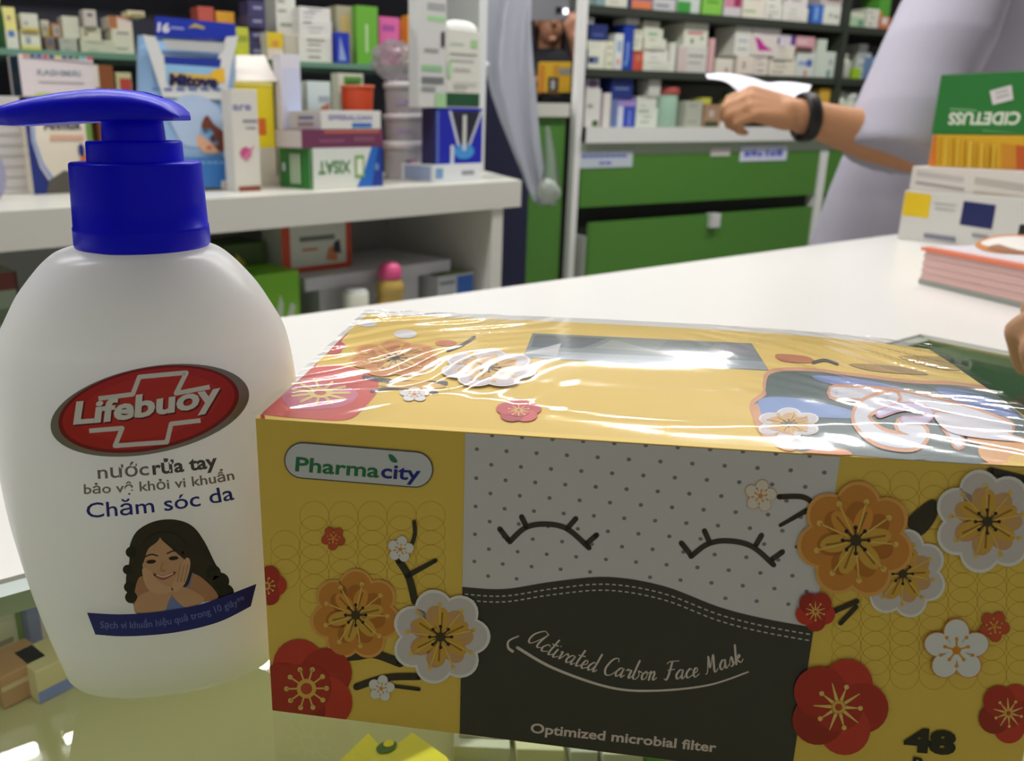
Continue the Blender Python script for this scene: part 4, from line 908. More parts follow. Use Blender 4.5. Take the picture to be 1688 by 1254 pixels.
# ------------------------------------------------------------------ white serving unit behind the counter, glass shelf above it
ZL = 1.06
lu = thing('display_counter', 'white thick-topped counter unit with an open shelf below, loaded with cartons', 'counter', (0.6, 1.75, 0))
fl, frt, brt = gz(0, 349, ZL), gz(860, 297.5, ZL), gz(790, 279, ZL)
dirx = (frt - fl) / np.linalg.norm(frt - fl); fl2 = fl - dirx * 1.2
yaw_u = math.degrees(math.atan2(dirx[1], dirx[0])); un_ = np.array([-dirx[1], dirx[0], 0])
bl2 = fl2 + un_ * .52; brt2 = frt + (brt - frt) * 1.12
TW = mat((228, 226, 216), 0.35, 0.4, 0.01)
b = MB(); b.prism([tuple(p[:2]) for p in (fl2, frt, brt2, bl2)], ZL - .062, ZL, TW); b.build('countertop', lu)
def lbox(u0, u1, b0, b1, z0, z1, m, name, parent=lu):
    P = [fl * np.array([1, 1, 0]) + dirx * u + un_ * bk + np.array([0, 0, z]) for z in (z0, z1) for (u, bk) in ((u0, b0), (u1, b0), (u1, b1), (u0, b1))]
    mb = MB(); mb.add(P, [(3, 2, 1, 0), (4, 5, 6, 7), (0, 1, 5, 4), (1, 2, 6, 5), (2, 3, 7, 6), (3, 0, 4, 7)], m); return mb.build(name, parent)
LEN = float(np.dot(frt - fl, dirx))
us = float(np.dot(gp(832, 345, fl, un_) - fl, dirx)); us0 = float(np.dot(gp(814, 345, fl, un_) - fl, dirx))
lbox(us0, us, .005, .42, 0, ZL - .063, TW, 'side_panel')
lbox(-1.2, us0, .40, .42, 0, ZL - .063, mat((170, 172, 166), .6), 'back_panel')
ZB = 0.74
lbox(-1.2, us0, .02, .40, ZB - .025, ZB, mat((190, 190, 182), .5), 'shelf')
lbox(-1.2, us0, .03, .40, 0.0, .08, mat((150, 150, 144), .5), 'base')
# upper shelving on the same unit
gy = 1.92; gN = np.array([0, 1.0, 0])
zg = float(np.mean([gp(x, y, (0, gy, 0), gN)[2] for x, y in ((0, 84), (180, 86), (500, 100))]))
us_ = thing('glass_shelf_unit', 'dark-backed shelving with a glass shelf of small cartons, standing on the white counter unit', 'shelf unit', (0.9, 2.0, ZL))
xr = float(gp(797, 60, (0, gy, 0), gN)[0])
b = MB(); b.box((-0.9, gy - .01, zg - .012), (xr - .03, gy + .19, zg), mat((110, 150, 130), .15, .6)); b.build('glass_shelf', us_)
b = MB(); b.box((-0.9, gy + .19, ZL + .0005), (xr, gy + .205, 2.0), mat((44, 44, 56), .6)); b.build('back_panel', us_)
b = MB(); b.box((xr - .028, gy - .015, ZL + .0005), (xr, gy + .19, 2.0), mat((222, 224, 222), .4)); b.build('side_panel', us_)
b = MB(); b.box((-0.9, gy - .01, 1.72), (xr - .03, gy + .19, 1.735), mat((60, 62, 66), .5)); b.build('top_shelf', us_)

GP = (200, 200, 176)
UP = [(-2, -10, 15, 80, (44, 84, 44), 'dark green and yellow bottle', (206, 206, 60), 'bottle'), (11, 12, 32, 78, (232, 224, 140), 'tall pale yellow carton', [(0, 0, 1, .45, (222, 222, 206)), (.25, .3, .75, .45, (90, 120, 180)), (.3, .7, .6, .8, (170, 150, 140))]),
      (36, 50, 69, 81, (222, 222, 200), 'white carton with yellow foot', [(0, 0, 1, .2, (222, 212, 90)), (.25, .35, .5, .65, (150, 160, 170)), (0, .85, 1, 1, (226, 206, 130))]), (36, 22, 65, 50, (210, 212, 196), 'white carton with yellow base line', [(0, 0, 1, .16, (216, 200, 110)), (.15, .3, .4, .5, (170, 170, 160))]), (77, 60, 92, 82, (140, 116, 104), 'small brownish carton', [(.2, .4, .8, .8, (96, 100, 110))]),
      (70, 33, 83, 58, (200, 196, 170), 'small grey yellow carton', [(.6, 0, 1, .5, (206, 190, 90)), (.2, .4, .6, .7, (150, 150, 160))], 'box', .03), (86, 38, 104, 62, (166, 116, 90), 'brown framed carton', [(.15, .12, .85, .85, (196, 186, 166)), (.3, .3, .7, .7, (160, 160, 150))], 'box', .02), (99, 63, 129, 82, (176, 178, 164), 'grey carton', D(83, (140, 140, 130), 2)),
      (105, 27, 133, 63, (206, 208, 186), 'plain pale carton', []), (133, 66, 191, 83, GP, 'long cream carton', D(85, (170, 176, 150), 2)), (134, 45, 168, 66, (208, 206, 180), 'cream carton with olive mark', [(.15, .3, .35, .6, (150, 150, 100))]), (139, 16, 161, 45, (200, 192, 180), 'upright pinkish grey carton', [(.3, .6, .7, .8, (110, 106, 110))]), (185, 48, 221, 68, (214, 212, 190), 'cream carton lying slanted', D(88, GY, 2)),
      (180, 27, 219, 48, (222, 210, 196), 'white carton with brown side', [(0, 0, .35, 1, (176, 116, 70)), (.4, .85, 1, 1, (216, 140, 96))]), (212, 20, 241, 48, (220, 210, 176), 'cream and brown carton', [(0, .1, 1, .25, (190, 160, 70)), (.2, .4, .9, .55, (116, 96, 80))]), (327, 11, 354, 42, (196, 92, 78), 'red carton with grey mark', [(.55, .2, .9, .6, (190, 160, 156))], 'box', .05), (357, 19, 388, 45, (224, 162, 58), 'orange carton', [], 'box', .05),
      (388, 45, 412, 92, (204, 208, 72), 'lime yellow carton', [(.1, .55, .9, .75, (160, 170, 60)), (.2, .05, .7, .3, (216, 220, 40))]), (408, 69, 441, 92, (70, 66, 104), 'navy carton at stack foot', [(.3, .4, .8, .6, (150, 150, 180))]), (408, 46, 440, 69, (66, 62, 100), 'navy carton', [(.3, .4, .8, .6, (150, 150, 180))]), (408, 24, 439, 46, (68, 64, 102), 'navy carton resting above', [(.3, .4, .8, .6, (160, 160, 190))]), (409, 1, 438, 24, (72, 68, 108), 'topmost navy carton', [(.3, .4, .8, .6, (160, 160, 190))]),
      (441, 53, 468, 88, (230, 220, 200), 'yellow carton with white foot', [(0, .42, 1, 1, (228, 200, 50)), (.3, .5, .7, .7, (226, 150, 70))], 'box', -.03), (456, -14, 489, 56, (220, 220, 210), 'tall white carton', D(95), 'box', .04), (469, 57, 494, 96, (196, 190, 172), 'plain beige carton', []), (493, 58, 549, 98, (226, 224, 214), 'broad white carton', D(97, GY, 4)), (493, 34, 548, 58, (224, 222, 216), 'broad white carton above', D(98, (150, 150, 150), 3)), (493, 12, 546, 34, (228, 226, 220), 'topmost broad white carton', D(99, (150, 150, 160), 3)),
      (554, 53, 577, 100, (34, 56, 176), 'small royal blue carton', [('p', [(.2, .1), (.3, .9), (.75, .1)], (150, 170, 220))], 'box', -.01), (556, 10, 588, 98, (176, 170, 140), 'beige carton side', [(.2, .5, .7, .85, (200, 176, 110))], 'box', .03), (588, 10, 624, 98, (110, 178, 62), 'tall bright green carton', [(.40, .22, .54, .7, (180, 214, 150))], 'box', .01), (625, 28, 659, 100, (226, 108, 168), 'pink carton', [(.15, .72, .75, .84, (170, 84, 160))], 'box', .03), (660, 33, 671, 100, (206, 116, 50), 'thin orange brown carton', [(.2, .1, .9, .3, (96, 150, 90))], 'box', .05), (672, 25, 684, 100, (236, 166, 48), 'slim amber carton', [], 'box', .04)]
shelf_row(UP, zg, 'the glass shelf', 'cartons on the glass shelf', np.array([0, gy, zg]), 0.0, 'the near end', .10)

# --- things standing on the white top
def ont(px, py): return gz(px, py, ZL + .0004)
def stand(name, label, x0, x1, y0, y1, col, prints=(), d=.05, yaw=yaw_u, group='packs on the white counter unit', z=None, base=None, raw=False, **kw):
    """front foot edge from (x0, y1) to (x1, y1) on the surface z"""
    z = ZL + .0004 if z is None else z
    if base is None: base = gz((x0 + x1) / 2, y1, z)
    if not raw: x0 = min(x0 + 430 * d, x1 - 8)          # the near side face shows too
    n = az(yaw + 90); A, B_, T_ = gp(x0, y1, base, n), gp(x1, y1, base, n), gp((x0 + x1) / 2, y0, base, n)
    w = float(np.linalg.norm((B_ - A)[:2])); h = float(T_[2] - base[2]) - .0003; zb_ = base[2]
    base = (A + B_) / 2; base[2] = zb_
    global LAST
    o = LAST = carton(name, label, 'box', base, yaw, w, d, h, col, prints, group, **kw)
    return base[2] + h + .0003, base
ym_ = 0
# Xisat carton and the two on top of it
bs = gz(512, 313, ZL + .0004); n0 = az(yaw_u + 90)
def at_z(x, y, b, z): p = gp(x, y, b, n0); return np.array([p[0], p[1], z])
zt, _ = stand('medicine_box', 'green, white and blue carton printed upside down at the foot of the stack', 513, 631, 243, 313, (226, 230, 222),
    [('p', [(0, 0), (.03, 0), (.0, .5), (.03, 1), (0, 1)], (46, 128, 52)), ('p', [(.62, 0), (1, 0), (1, 1), (.84, 1), (.74, .45)], (40, 110, 200)), ('p', [(.84, 0), (1, 0), (1, 1), (.94, 1)], (30, 60, 150)),
     ('t', 'XISAT', .10, .36, .32, (70, 140, 70), True, .02, .44), (.60, .25, .73, .8, (120, 176, 90)), (.625, .32, .705, .72, (236, 238, 220)), ('e', .91, .5, .025, .10, (120, 150, 200)), ('L', .30, .12, .38, .86, (206, 224, 196)), ('L', .42, .12, .50, .86, (206, 224, 196)), ('L', .54, .12, .60, .86, (206, 224, 196)), ('L', .76, .42, .86, .62, (206, 220, 236))], d=.12, base=bs, raw=True, side=(46, 128, 52), top=(120, 160, 200))
zt2, _ = stand('medicine_box', 'flat maroon carton with white end between two lighter cartons', 498, 632, 213, 243, (120, 60, 92), [(.26, .80, .95, .94, (206, 110, 90)), (.2, .3, .5, .45, (150, 90, 120)), (.62, .3, .88, .6, (140, 84, 110))], d=.10, z=zt, base=at_z(565, 243, bs, zt) , raw=True, side=(206, 196, 196))
zt3, _ = stand('medicine_box', 'white carton with purple lettering topping the maroon and green cartons', 530, 628, 182, 213, (230, 230, 224), [('t', 'EFFERALGAN', .12, .50, .26, (110, 100, 180), False, .02, .72), (.50, .10, .84, .34, (60, 120, 200)), ('L', .2, .56, .6, .7, (96, 120, 176)), ('L', .2, .22, .62, .36, (150, 140, 160))], d=.14, z=zt2, base=at_z(579, 213, bs, zt2), raw=True, side=(206, 204, 208), top=(180, 206, 240))
# Mitove pouch (soft pack with hanging header)
mt = thing('patch_pack', 'tall light blue and white hanging pouch with a dark blue header', 'pouch', tuple(ont(308, 315)), math.radians(yaw_u), 'packs on the white counter unit')
mb_ = ont(308, 315); mtw = az(yaw_u); mtn = az(yaw_u + 90)
def mq(px, py, off=0.0): return gp(px, py, mb_, mtn) - mtn * off
def msheet(pts, m, th, name, parent, off=0.0, bulge=0.0):
    o = MB(); P = [mq(x, y, off) for x, y in pts]; Qs = [p + mtn * th for p in P]; n = len(P)
    o.add(P + Qs, [tuple(range(n)), tuple(range(n, 2 * n))[::-1]] + [(i, (i + 1) % n, n + (i + 1) % n, n + i)[::-1] for i in range(n)], m); return o, parent, name
body = MB(); R_ = []
LB, WH_ = mat((150, 186, 226), .4), mat((222, 224, 226), .4)
def mp(mb, pts, c, L, sm=False, n=4):
    V, Fs = tri(smooth_line(pts, n, True) if sm else pts); mb.add([mq(x, y, .0165 + .0004 * L) for x, y in V], Fs, mat(c, .4))
for y, xl, xr_, th in ((315, 236, 384, .006), (306, 236, 384, .018), (250, 234, 384, .030), (160, 231, 385, .030), (80, 229, 386, .020), (58, 228, 386, .006)):
    a, b_ = mq(xl, y), mq(xr_, y); z = max(float(a[2]), ZL + .0008); k = 10
    r = [a + (b_ - a) * (i / k) - mtn * th * .55 * math.sin(math.pi * min(1, max(0, i / k)) ) ** .35 * (1 if 0 < i < k else 0) for i in range(k + 1)] + [a + (b_ - a) * (i / k) + mtn * th * .5 for i in range(k, -1, -1)]
    R_.append([np.array([p[0], p[1], z]) for p in r])
body.loft(R_, LB, True, False)
mp(body, [(229, 58), (250, 62), (262, 92), (352, 98), (366, 62), (386, 60), (374, 110), (366, 165), (262, 160), (246, 110)], (226, 226, 224), 1)
mp(body, [(262, 66), (366, 72), (360, 88), (268, 82)], (196, 196, 196), 2)
mp(body, [(264, 93), (358, 98), (356, 112), (265, 106)], (36, 58, 156), 2); mp(body, [(266, 106), (356, 112), (354, 142), (268, 138)], (150, 200, 236), 2)
mp(body, [(340, 118), (362, 112), (364, 134), (346, 140)], (240, 190, 50), 4); mp(body, [(272, 120), (346, 124), (348, 142), (272, 138)], (226, 186, 80), 3)
V, Fs = path_text('Mitove', [(272, 140), (352, 144)], 25, .06); body.add([mq(x, y, .0185) for x, y in V], Fs, mat((26, 32, 84), .4))
for k in range(6): mp(body, [(244 + k * 20, 145), (258 + k * 20, 146), (258 + k * 20, 150), (244 + k * 20, 149)], (90, 120, 190), 3)
mp(body, [(282, 215), (272, 185), (290, 160), (325, 158), (355, 180), (362, 215), (345, 238), (300, 240)], (186, 206, 236), 2, True)
mp(body, [(236, 262), (384, 258), (384, 308), (237, 308)], (66, 132, 206), 2)
mp(body, [(325, 210), (334, 190), (346, 205), (366, 222), (368, 240), (356, 250), (340, 232)], (124, 66, 46), 4, True); mp(body, [(318, 226), (334, 218), (352, 236), (352, 250), (330, 250), (320, 240)], (236, 184, 150), 3, True)
mp(body, [(322, 216), (340, 212), (354, 236), (342, 236)], (140, 190, 236), 4, True); V, Fs = disc(338, 243, 5, 3); body.add([mq(x, y, .0186) for x, y in V], Fs, mat((220, 120, 100)))
mp(body, [(358, 297), (376, 297), (376, 310), (358, 310)], (240, 236, 232), 4); mp(body, [(364, 301), (371, 301), (371, 306), (364, 306)], (222, 110, 70), 5)
for k in range(5): mp(body, [(325 + k * 10, 266), (332 + k * 10, 266), (332 + k * 10, 269), (325 + k * 10, 269)], (150, 190, 230), 3)
body.build('pouch_body', mt)
o = MB(); P = [(253, 28), (262, 28), (385, 40), (386, 64), (352, 66), (254, 60)]
n_ = len(P); A = [mq(x, y, .008) for x, y in P]; B2 = [p + mtn * .002 for p in A]
o.add(A + B2, [tuple(range(n_)), tuple(range(n_, 2 * n_))[::-1]] + [(i, n_ + i, n_ + (i + 1) % n_, (i + 1) % n_) for i in range(n_)], mat((36, 58, 176), .35))
V, Fs = path_text('16', [(256, 52), (276, 54)], 20, .05); o.add([mq(x, y, .0085) for x, y in V], Fs, mat((226, 228, 240)))
V, Fs = tri([(306, 47), (318, 39), (334, 45), (334, 49), (318, 46)]); o.add([mq(x, y, .0085) for x, y in V], Fs, mat((190, 170, 96)))
V, Fs = tri([(278, 44), (300, 46), (300, 50), (278, 48)]); o.add([mq(x, y, .0085) for x, y in V], Fs, mat((150, 160, 220)))
o.build('header', mt)
# other packs, left to right
zk, kb = stand('medicine_box', 'grey white carton pile side seen below the white and navy carton', -40, 52, 158, 321, (206, 202, 200), [(0, .06 + k * .11, 1, .075 + k * .11, (180, 176, 178)) for k in range(8)], d=.09, raw=True)
stand('medicine_box', 'cream and navy carton with a dark wordmark leaning behind the pump collar', 56, 162, 192, 318, (236, 226, 206), [('p', [(0, 0), (.35, 0), (.14, .35), (.06, .7), (.08, 1), (0, 1)], (36, 52, 130)), ('p', [(.10, 1), (.07, .7), (.16, .36), (.30, .14), (.36, .16), (.2, .4), (.12, .7), (.14, 1)], (150, 170, 214)), ('p', [(.18, 0), (.95, 0), (.95, .2), (.5, .3), (.25, .18)], (96, 92, 84)), (.91, .5, 1, 1, (112, 150, 66)),
      ('t', 'Anmox', .26, .84, .15, (58, 50, 74), False, .03, .58), (.34, .7, .86, .76, (226, 176, 150)), ('e', .80, .56, .05, .09, (44, 50, 120)), ('p', [(.74, .40), (.92, .38), (.92, .5), (.8, .48)], (226, 116, 56))], d=.06, raw=True)
ck = np.array([gz(95, 300, ZL)[0], gz(95, 300, ZL)[1], 0])
stand('medicine_box', 'white carton with navy end and spaced grey lettering lying on the pile at the left', 38, 159, 92, 156, (228, 218, 220), [('L', .05, .02, .78, .98, (32, 56, 78)), ('L', .3, .3, .5, .6, (76, 76, 66)), ('t', 'KASHMIRI', .22, .52, .15, (140, 156, 166), False, .01, .58), (.22, .34, .84, .37, (176, 170, 172)), ('e', .28, .02, .14, .08, (190, 206, 110))]
      + [(.06 + k * .084, .93, .13 + k * .084, 1, c) for k, c in enumerate([(226, 150, 120), (60, 90, 130), (70, 70, 160), (206, 70, 110), (50, 54, 120), (230, 206, 110), (70, 60, 130), (60, 60, 90), (70, 120, 90), (120, 186, 206)])] + [(.90, .93, .99, 1, (214, 90, 96))], d=.07, z=zk, base=at_z(98, 156, kb, zk), raw=True)
stand('medicine_box', 'narrow white carton with care lettering beside the blue pouch', 389, 431, 147, 306, (226, 222, 212), [('t', 'are', .05, .80, .08, (120, 120, 180), False, .02, .7), (.4, .68, .95, .71, (150, 150, 160)), (.5, .62, .9, .64, (170, 170, 176)), ('e', .45, .38, .22, .06, (206, 84, 140)), ('p', [(.3, .34), (.8, .46), (.5, .3)], (220, 120, 160)), (.1, 0, .95, .05, (150, 80, 60))], d=.04, raw=True, base=at_z(410, 305, bs + n0 * .055, ZL + .0004))
cp = bs + n0 * .14; cp[2] = ZL + .0004
stand('medicine_box', 'yellow carton with white sloping top behind the care carton', 388, 457, 134, float(pj(cp)[1]), (236, 214, 40), [(.5, .5, .8, .66, (216, 110, 40)), (0, 0, 1, .38, (206, 196, 180)), (0, .96, 1, 1, (240, 226, 120))], d=.07, top=(244, 236, 224), base=at_z(422, 300, cp, cp[2]), raw=True); YC = LAST
o = MB(); A, B_ = gp(388, 133.5, cp, n0), gp(457, 133.5, cp, n0); C_, D_ = gp(436, 91, cp + n0 * .03, n0), gp(390, 91, cp + n0 * .03, n0)
A2, B2 = A + n0 * .069, B_ + n0 * .069
o.add([A, B_, C_, D_, A2, B2, C_ + n0 * .01, D_ + n0 * .01], [(0, 1, 2, 3), (5, 4, 7, 6), (1, 5, 6, 2), (4, 0, 3, 7), (3, 2, 6, 7), (1, 0, 4, 5)], mat((246, 238, 228), .5))
o.build('sloping_lid', YC)['label'] = 'white sloping lid'
stand('medicine_box', 'tall plain white carton between the yellow carton and the dark shelf gap', 470, 502, 90, 303, (226, 222, 228), [(.1, .3, .95, .9, (214, 214, 230))], d=.03, base=at_z(484, 300, bs + n0 * .125, ZL + .0004), raw=True)
stand('medicine_box', 'pale teal and white carton with dark picture behind the purple lettered carton', 512, 549, 134, 300, (214, 222, 212), [(.45, .80, .95, .86, (170, 176, 176)), ('p', [(.3, .66), (.9, .64), (.95, .8), (.6, .76)], (196, 120, 90)), (.35, .62, .95, .72, (44, 56, 84))], d=.03, base=at_z(530, 300, bs + n0 * .16, ZL + .0004), raw=True)
stand('medicine_box', 'white and green carton behind the orange cup', 562, 602, 121, 300, (216, 220, 200), [(.18, .80, .92, .97, (96, 160, 70)), (.3, .84, .8, .93, (60, 110, 50)), (0, .3, .2, 1, (222, 222, 206))], d=.03, base=at_z(582, 300, bs + n0 * .22, ZL + .0004), raw=True)
# orange cup standing on a clear jar row
cz = zt3; c_ = at_z(592, 300, bs + n0 * .175, 0.0); r_ = 27 * pj((c_[0], c_[1], 1.2))[2] / F
ctop, cbot = float(gp(592, 141, c_, HF)[2]), ZL + .0005
t = thing('plastic_cup', 'orange plastic cup behind the purple lettered carton', 'cup', (c_[0], c_[1], cbot), 0, 'packs on the white counter unit')
m = MB(); h = ctop - cbot; m.lathe([(r_ * .62, 0), (r_ * .66, .002), (r_ * .98, h - .006)], (c_[0], c_[1], cbot), mat((228, 84, 46), .35), 32); m.build('body', t)
m = MB(); m.lathe([(r_ * .98, h - .006), (r_ * 1.04, h - .005), (r_ * 1.04, h), (r_ * .93, h), (r_ * .9, h - .01)], (c_[0], c_[1], cbot), mat((236, 120, 84), .35), 32); m.build('rim', t)
# clear tubs
TUB = clear_mat('tub_plastic', (246, 245, 248), 1.45, .08, .75, (244, 240, 242)); TUBW = mat((226, 222, 224), .35)
def tub(x, y0, y1, rw, z, base, lab, logo=False):
    cc = base.copy(); d = pj((cc[0], cc[1], z))[2]; r = rw * d / F; zt_ = float(gp(x, y0, cc, HF)[2]); h = zt_ - z
    t = thing('clear_tub', lab, 'tub', (cc[0], cc[1], z), 0, 'stacked clear tubs')
    m = MB(); m.lathe([(r * .9, 0), (r * .94, .003), (r * .98, h * .8)], (cc[0], cc[1], z), TUB, 32); m.build('body', t)
    m = MB(); m.lathe([(r * .98, h * .8), (r * 1.05, h * .81), (r * 1.05, h * .98), (r * 1.0, h)], (cc[0], cc[1], z), TUBW, 32); m.build('lid', t)
    m = MB(); V = []; 
    a0 = math.atan2(-HF[1], -HF[0])
    for (s0, s1, z0, z1, c) in ([(.05, .55, .18, .5, (84, 60, 130)), (.3, .55, .42, .55, (206, 150, 170))] if logo else [(-.4, .3, .3, .42, (170, 150, 190))]):
        P = []; 
        for zz_ in (z0, z1):
            for k in range(7): a = a0 + s0 + (s1 - s0) * k / 6; P.append((cc[0] + r * 1.0 * math.cos(a), cc[1] + r * 1.0 * math.sin(a), z + h * zz_))
        m.add(P, [(k, k + 1, k + 8, k + 7) for k in range(6)], mat(c, .4))
    m.build('label', t)
    return z + h + .0003
tb = at_z(668, 300, bs + n0 * .175, 0.0)
z1 = tub(670, 232, 288, 36, ZL + .0005, tb, 'milky clear tub with purple emblem, lowest of the stacked tubs', True)
z2 = tub(670, 188, 232, 35, z1, tb, 'milky clear tub in the middle of the stack beside the blue carton')
z3 = tub(668, 136, 188, 34, z2, tb, 'clear tub at the stack top under the crumpled clear bag')
cbm_ = MB(); bmx = bmesh.new(); bmesh.ops.create_icosphere(bmx, subdivisions=4, radius=1)
cc = np.array([tb[0], tb[1], (z3 + float(gp(650, 70, tb, HF)[2])) / 2]); hh = (float(gp(650, 68, tb, HF)[2]) - z3) / 2
for v in bmx.verts:
    f = 1 + .30 * noise.noise(v.co * 2.6) + .18 * abs(noise.noise(v.co * 6.0)); k = max(v.co.z, -.98)
    v.co = Vector((cc[0] - CR[0] * .022 + v.co.x * .055 * f, cc[1] - CR[1] * .022 + v.co.y * .05 * f, z3 + .0005 + max(0, (k + 1) * hh * (.75 + .25 * f))))
cbm_.addbm(bmx, clear_mat('crinkle_bag', (236, 232, 234), 1.5, .12, .45, (206, 200, 204), 1.6), None, False)
tag(cbm_.build('plastic_bag'), 'crumpled clear plastic bag resting on the stacked tubs', 'bag')
# flat box, blue V box, two tall cartons
zf, fb = stand('medicine_box', 'flat white and blue carton under the blue carton at the counter end', 716, 792, 270, 301, (226, 230, 232), [(.02, .2, .18, .8, (120, 160, 200)), (.58, .35, .85, .6, (150, 154, 160)), ('L', .1, .1, .9, .9, (150, 166, 200))], d=.12, base=gz(716, 301, ZL + .0004), raw=True)
n0 = az(yaw_u + 90)
zv, vb = stand('medicine_box', 'bright blue carton with white V outline on a black ground', 718, 794, 178, 270, (28, 38, 176), [('p', [(.30, .95), (.96, .95), (.62, .22), (.5, .22)], (40, 40, 54)), ('p', [(.26, .95), (.32, .95), (.55, .2), (.49, .2)], (206, 210, 226)), ('p', [(.94, .95), (1, .95), (.70, .25), (.64, .22)], (206, 210, 226)), ('e', .60, .22, .22, .14, (70, 150, 220)), (.56, .24, .64, .88, (214, 214, 210)), (.30, 0, .38, .34, (206, 214, 232)), (0, .02, .06, .95, (90, 110, 190))], d=.05, z=zf, base=at_z(756, 270, fb + n0 * .004, zf), raw=True, side=(44, 48, 90))
zw, wb = stand('medicine_box', 'white carton with pale green print and dark green foot band standing on the blue carton', 735, 790, 52, 177, (226, 226, 214), [(-.0, .02, 1, .2, (36, 84, 52)), (.1, .82, .5, .85, (190, 206, 180)), (.7, .8, .9, .9, (170, 210, 150)), (.1, .7, .9, .72, GY), (.1, .62, .8, .64, (190, 190, 180)), (.02, .4, .14, .6, (176, 214, 166)), (.2, .5, .7, .52, GY), (.2, .32, .9, .34, (190, 190, 180)), (.2, .26, .6, .28, GY)], d=.03, z=zv, base=at_z(762, 177, vb + n0 * .004, zv), raw=True)
dl = MB(); A = gp(735, 50, wb, n0); B_ = gp(789, 50, wb, n0); mid = (A + B_) / 2 + n0 * .015; w2 = np.linalg.norm(B_ - A) / 2; h2 = float(gp(760, 33, wb, n0)[2] - zw)
ringsd = []
for k in range(7):
    f = k / 6; s_ = math.cos(f * 1.35); ringsd.append([mid * np.array([1, 1, 0]) + dirx * w2 * s_ * a * .96 + n0 * .014 * s_ * b + np.array([0, 0, zw + .0006 + h2 * math.sin(f * math.pi / 2)]) for a, b in ((-1, -1), (-.5, -1.05), (0, -1.08), (.5, -1.05), (1, -1), (1, 1), (0, 1.08), (-1, 1))])
dl.loft(ringsd, mat((246, 248, 240), .4)); tag(dl.build('white_pad'), 'white rounded pad lying on the pale green printed carton', 'pad')
stand('medicine_box', 'very tall white carton with grey and green lettering leaning by the white side panel', 690, 735, -30, 158, (216, 216, 212), [(.3, .78, .95, .84, (170, 172, 172)), (.3, .70, .95, .74, (170, 220, 160)), (.2, .45, .7, .48, GY), (.1, .30, .85, .345, (150, 200, 150)), (.1, .20, .9, .25, (120, 124, 124)), (.1, .14, .6, .17, (150, 150, 150)), (.80, .50, .92, .62, (44, 44, 48)), (.6, 0, 1, .12, (170, 214, 160))], d=.035, z=zv, base=at_z(712, 158, vb, zv), raw=True)
# items behind the pump at the far left, under the glass shelf
bx_ = MB()
bl = ont(-8, 330); m_ = bmesh.new(); bmesh.ops.create_icosphere(m_, subdivisions=3, radius=1)
for v in m_.verts:
    f = 1 + .25 * noise.noise(v.co * 3); v.co = Vector((bl[0] + v.co.x * .022 * f, bl[1] + v.co.y * .02 * f, ZL + .0005 + max(0, (v.co.z + .97)) * .045 * f))
bx_.addbm(m_, clear_mat('lilac_bag', (226, 224, 240), 1.45, .2, .6, (206, 206, 232)), None, True); tag(bx_.build('plastic_bag'), 'pale lilac plastic bag at the near end of the white counter unit', 'bag')
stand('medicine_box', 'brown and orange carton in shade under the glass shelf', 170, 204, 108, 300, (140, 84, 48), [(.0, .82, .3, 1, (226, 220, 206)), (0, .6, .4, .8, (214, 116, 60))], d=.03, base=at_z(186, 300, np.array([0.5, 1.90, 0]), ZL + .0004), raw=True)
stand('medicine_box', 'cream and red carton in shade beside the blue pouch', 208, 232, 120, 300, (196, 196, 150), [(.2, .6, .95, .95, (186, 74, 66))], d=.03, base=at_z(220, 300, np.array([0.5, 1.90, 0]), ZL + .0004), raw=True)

# --- on the lower shelf of that unit
def low(name, lab, x0, x1, y0, y1, col, pr=(), d=.10, back=.06, z=None, **kw):
    p0 = fl + un_ * back; z = ZB + .0004 if z is None else z
    A, B_, T_ = gp(x0, y1, p0, un_), gp(x1, y1, p0, un_), gp((x0 + x1) / 2, y0, p0, un_)
    base = (A + B_) / 2; base[2] = z
    global LASTLOW
    o = LASTLOW = carton(name, lab, 'box', base, yaw_u, float(np.linalg.norm((B_ - A)[:2])), d, float(T_[2]) - z, col, pr, 'things on the lower shelf', **kw); return float(T_[2]) + .0003
zgc = low('storage_carton', 'light grey carton with an overhanging lid on the lower shelf', 527, 690, 462, 500, (206, 206, 208), [], d=.20, back=.10); GC = LASTLOW
p0 = fl + un_ * .075; A, B_ = gp(503, 470, p0, un_), gp(742, 470, p0, un_); A = A * np.array([1, 1, 0]); B_ = B_ * np.array([1, 1, 0])
ld = MB(); ld.prism([tuple((A)[:2]), tuple(B_[:2]), tuple((B_ + un_ * .26)[:2]), tuple((A + un_ * .26)[:2])], zgc + .0002, zgc + .028, mat((200, 200, 204), .5)); ld.build('overhanging_lid', GC)
zl_ = zgc + .0286
low('carton', 'white fronted carton with orange edges standing on the grey lid', 466, 580, 366, 452, (206, 212, 196), [(0, 0, .12, 1, (196, 70, 34)), (.92, 0, 1, 1, (196, 70, 34)), (0, 0, 1, .10, (196, 70, 34)), (.25, .62, .75, .72, (110, 120, 104)), (.28, .42, .5, .48, (206, 140, 96)), ('p', [(.62, .2), (.78, .15), (.8, .5), (.66, .45)], (206, 130, 80)), ('p', [(.72, .35), (.84, .3), (.82, .6), (.74, .55)], (50, 50, 54))], d=.08, back=.15, z=zl_)
low('carton', 'bright lime green carton at the lower shelf beside the white bottle', 425, 497, 449, 560, (122, 190, 42), [('p', [(.4, .35), (.55, .72), (.62, .6), (.58, .35)], (200, 214, 186)), ('p', [(.62, .3), (.8, .3), (.9, .55), (.78, .6)], (200, 214, 186))], d=.12, back=.05)
low('carton', 'dark green carton with yellow patch in the shade under the white top', 372, 440, 401, 470, (70, 96, 40), [('p', [(.1, .3), (.55, .3), (.5, .8), (.3, .9)], (206, 190, 50))], d=.12, back=.2)
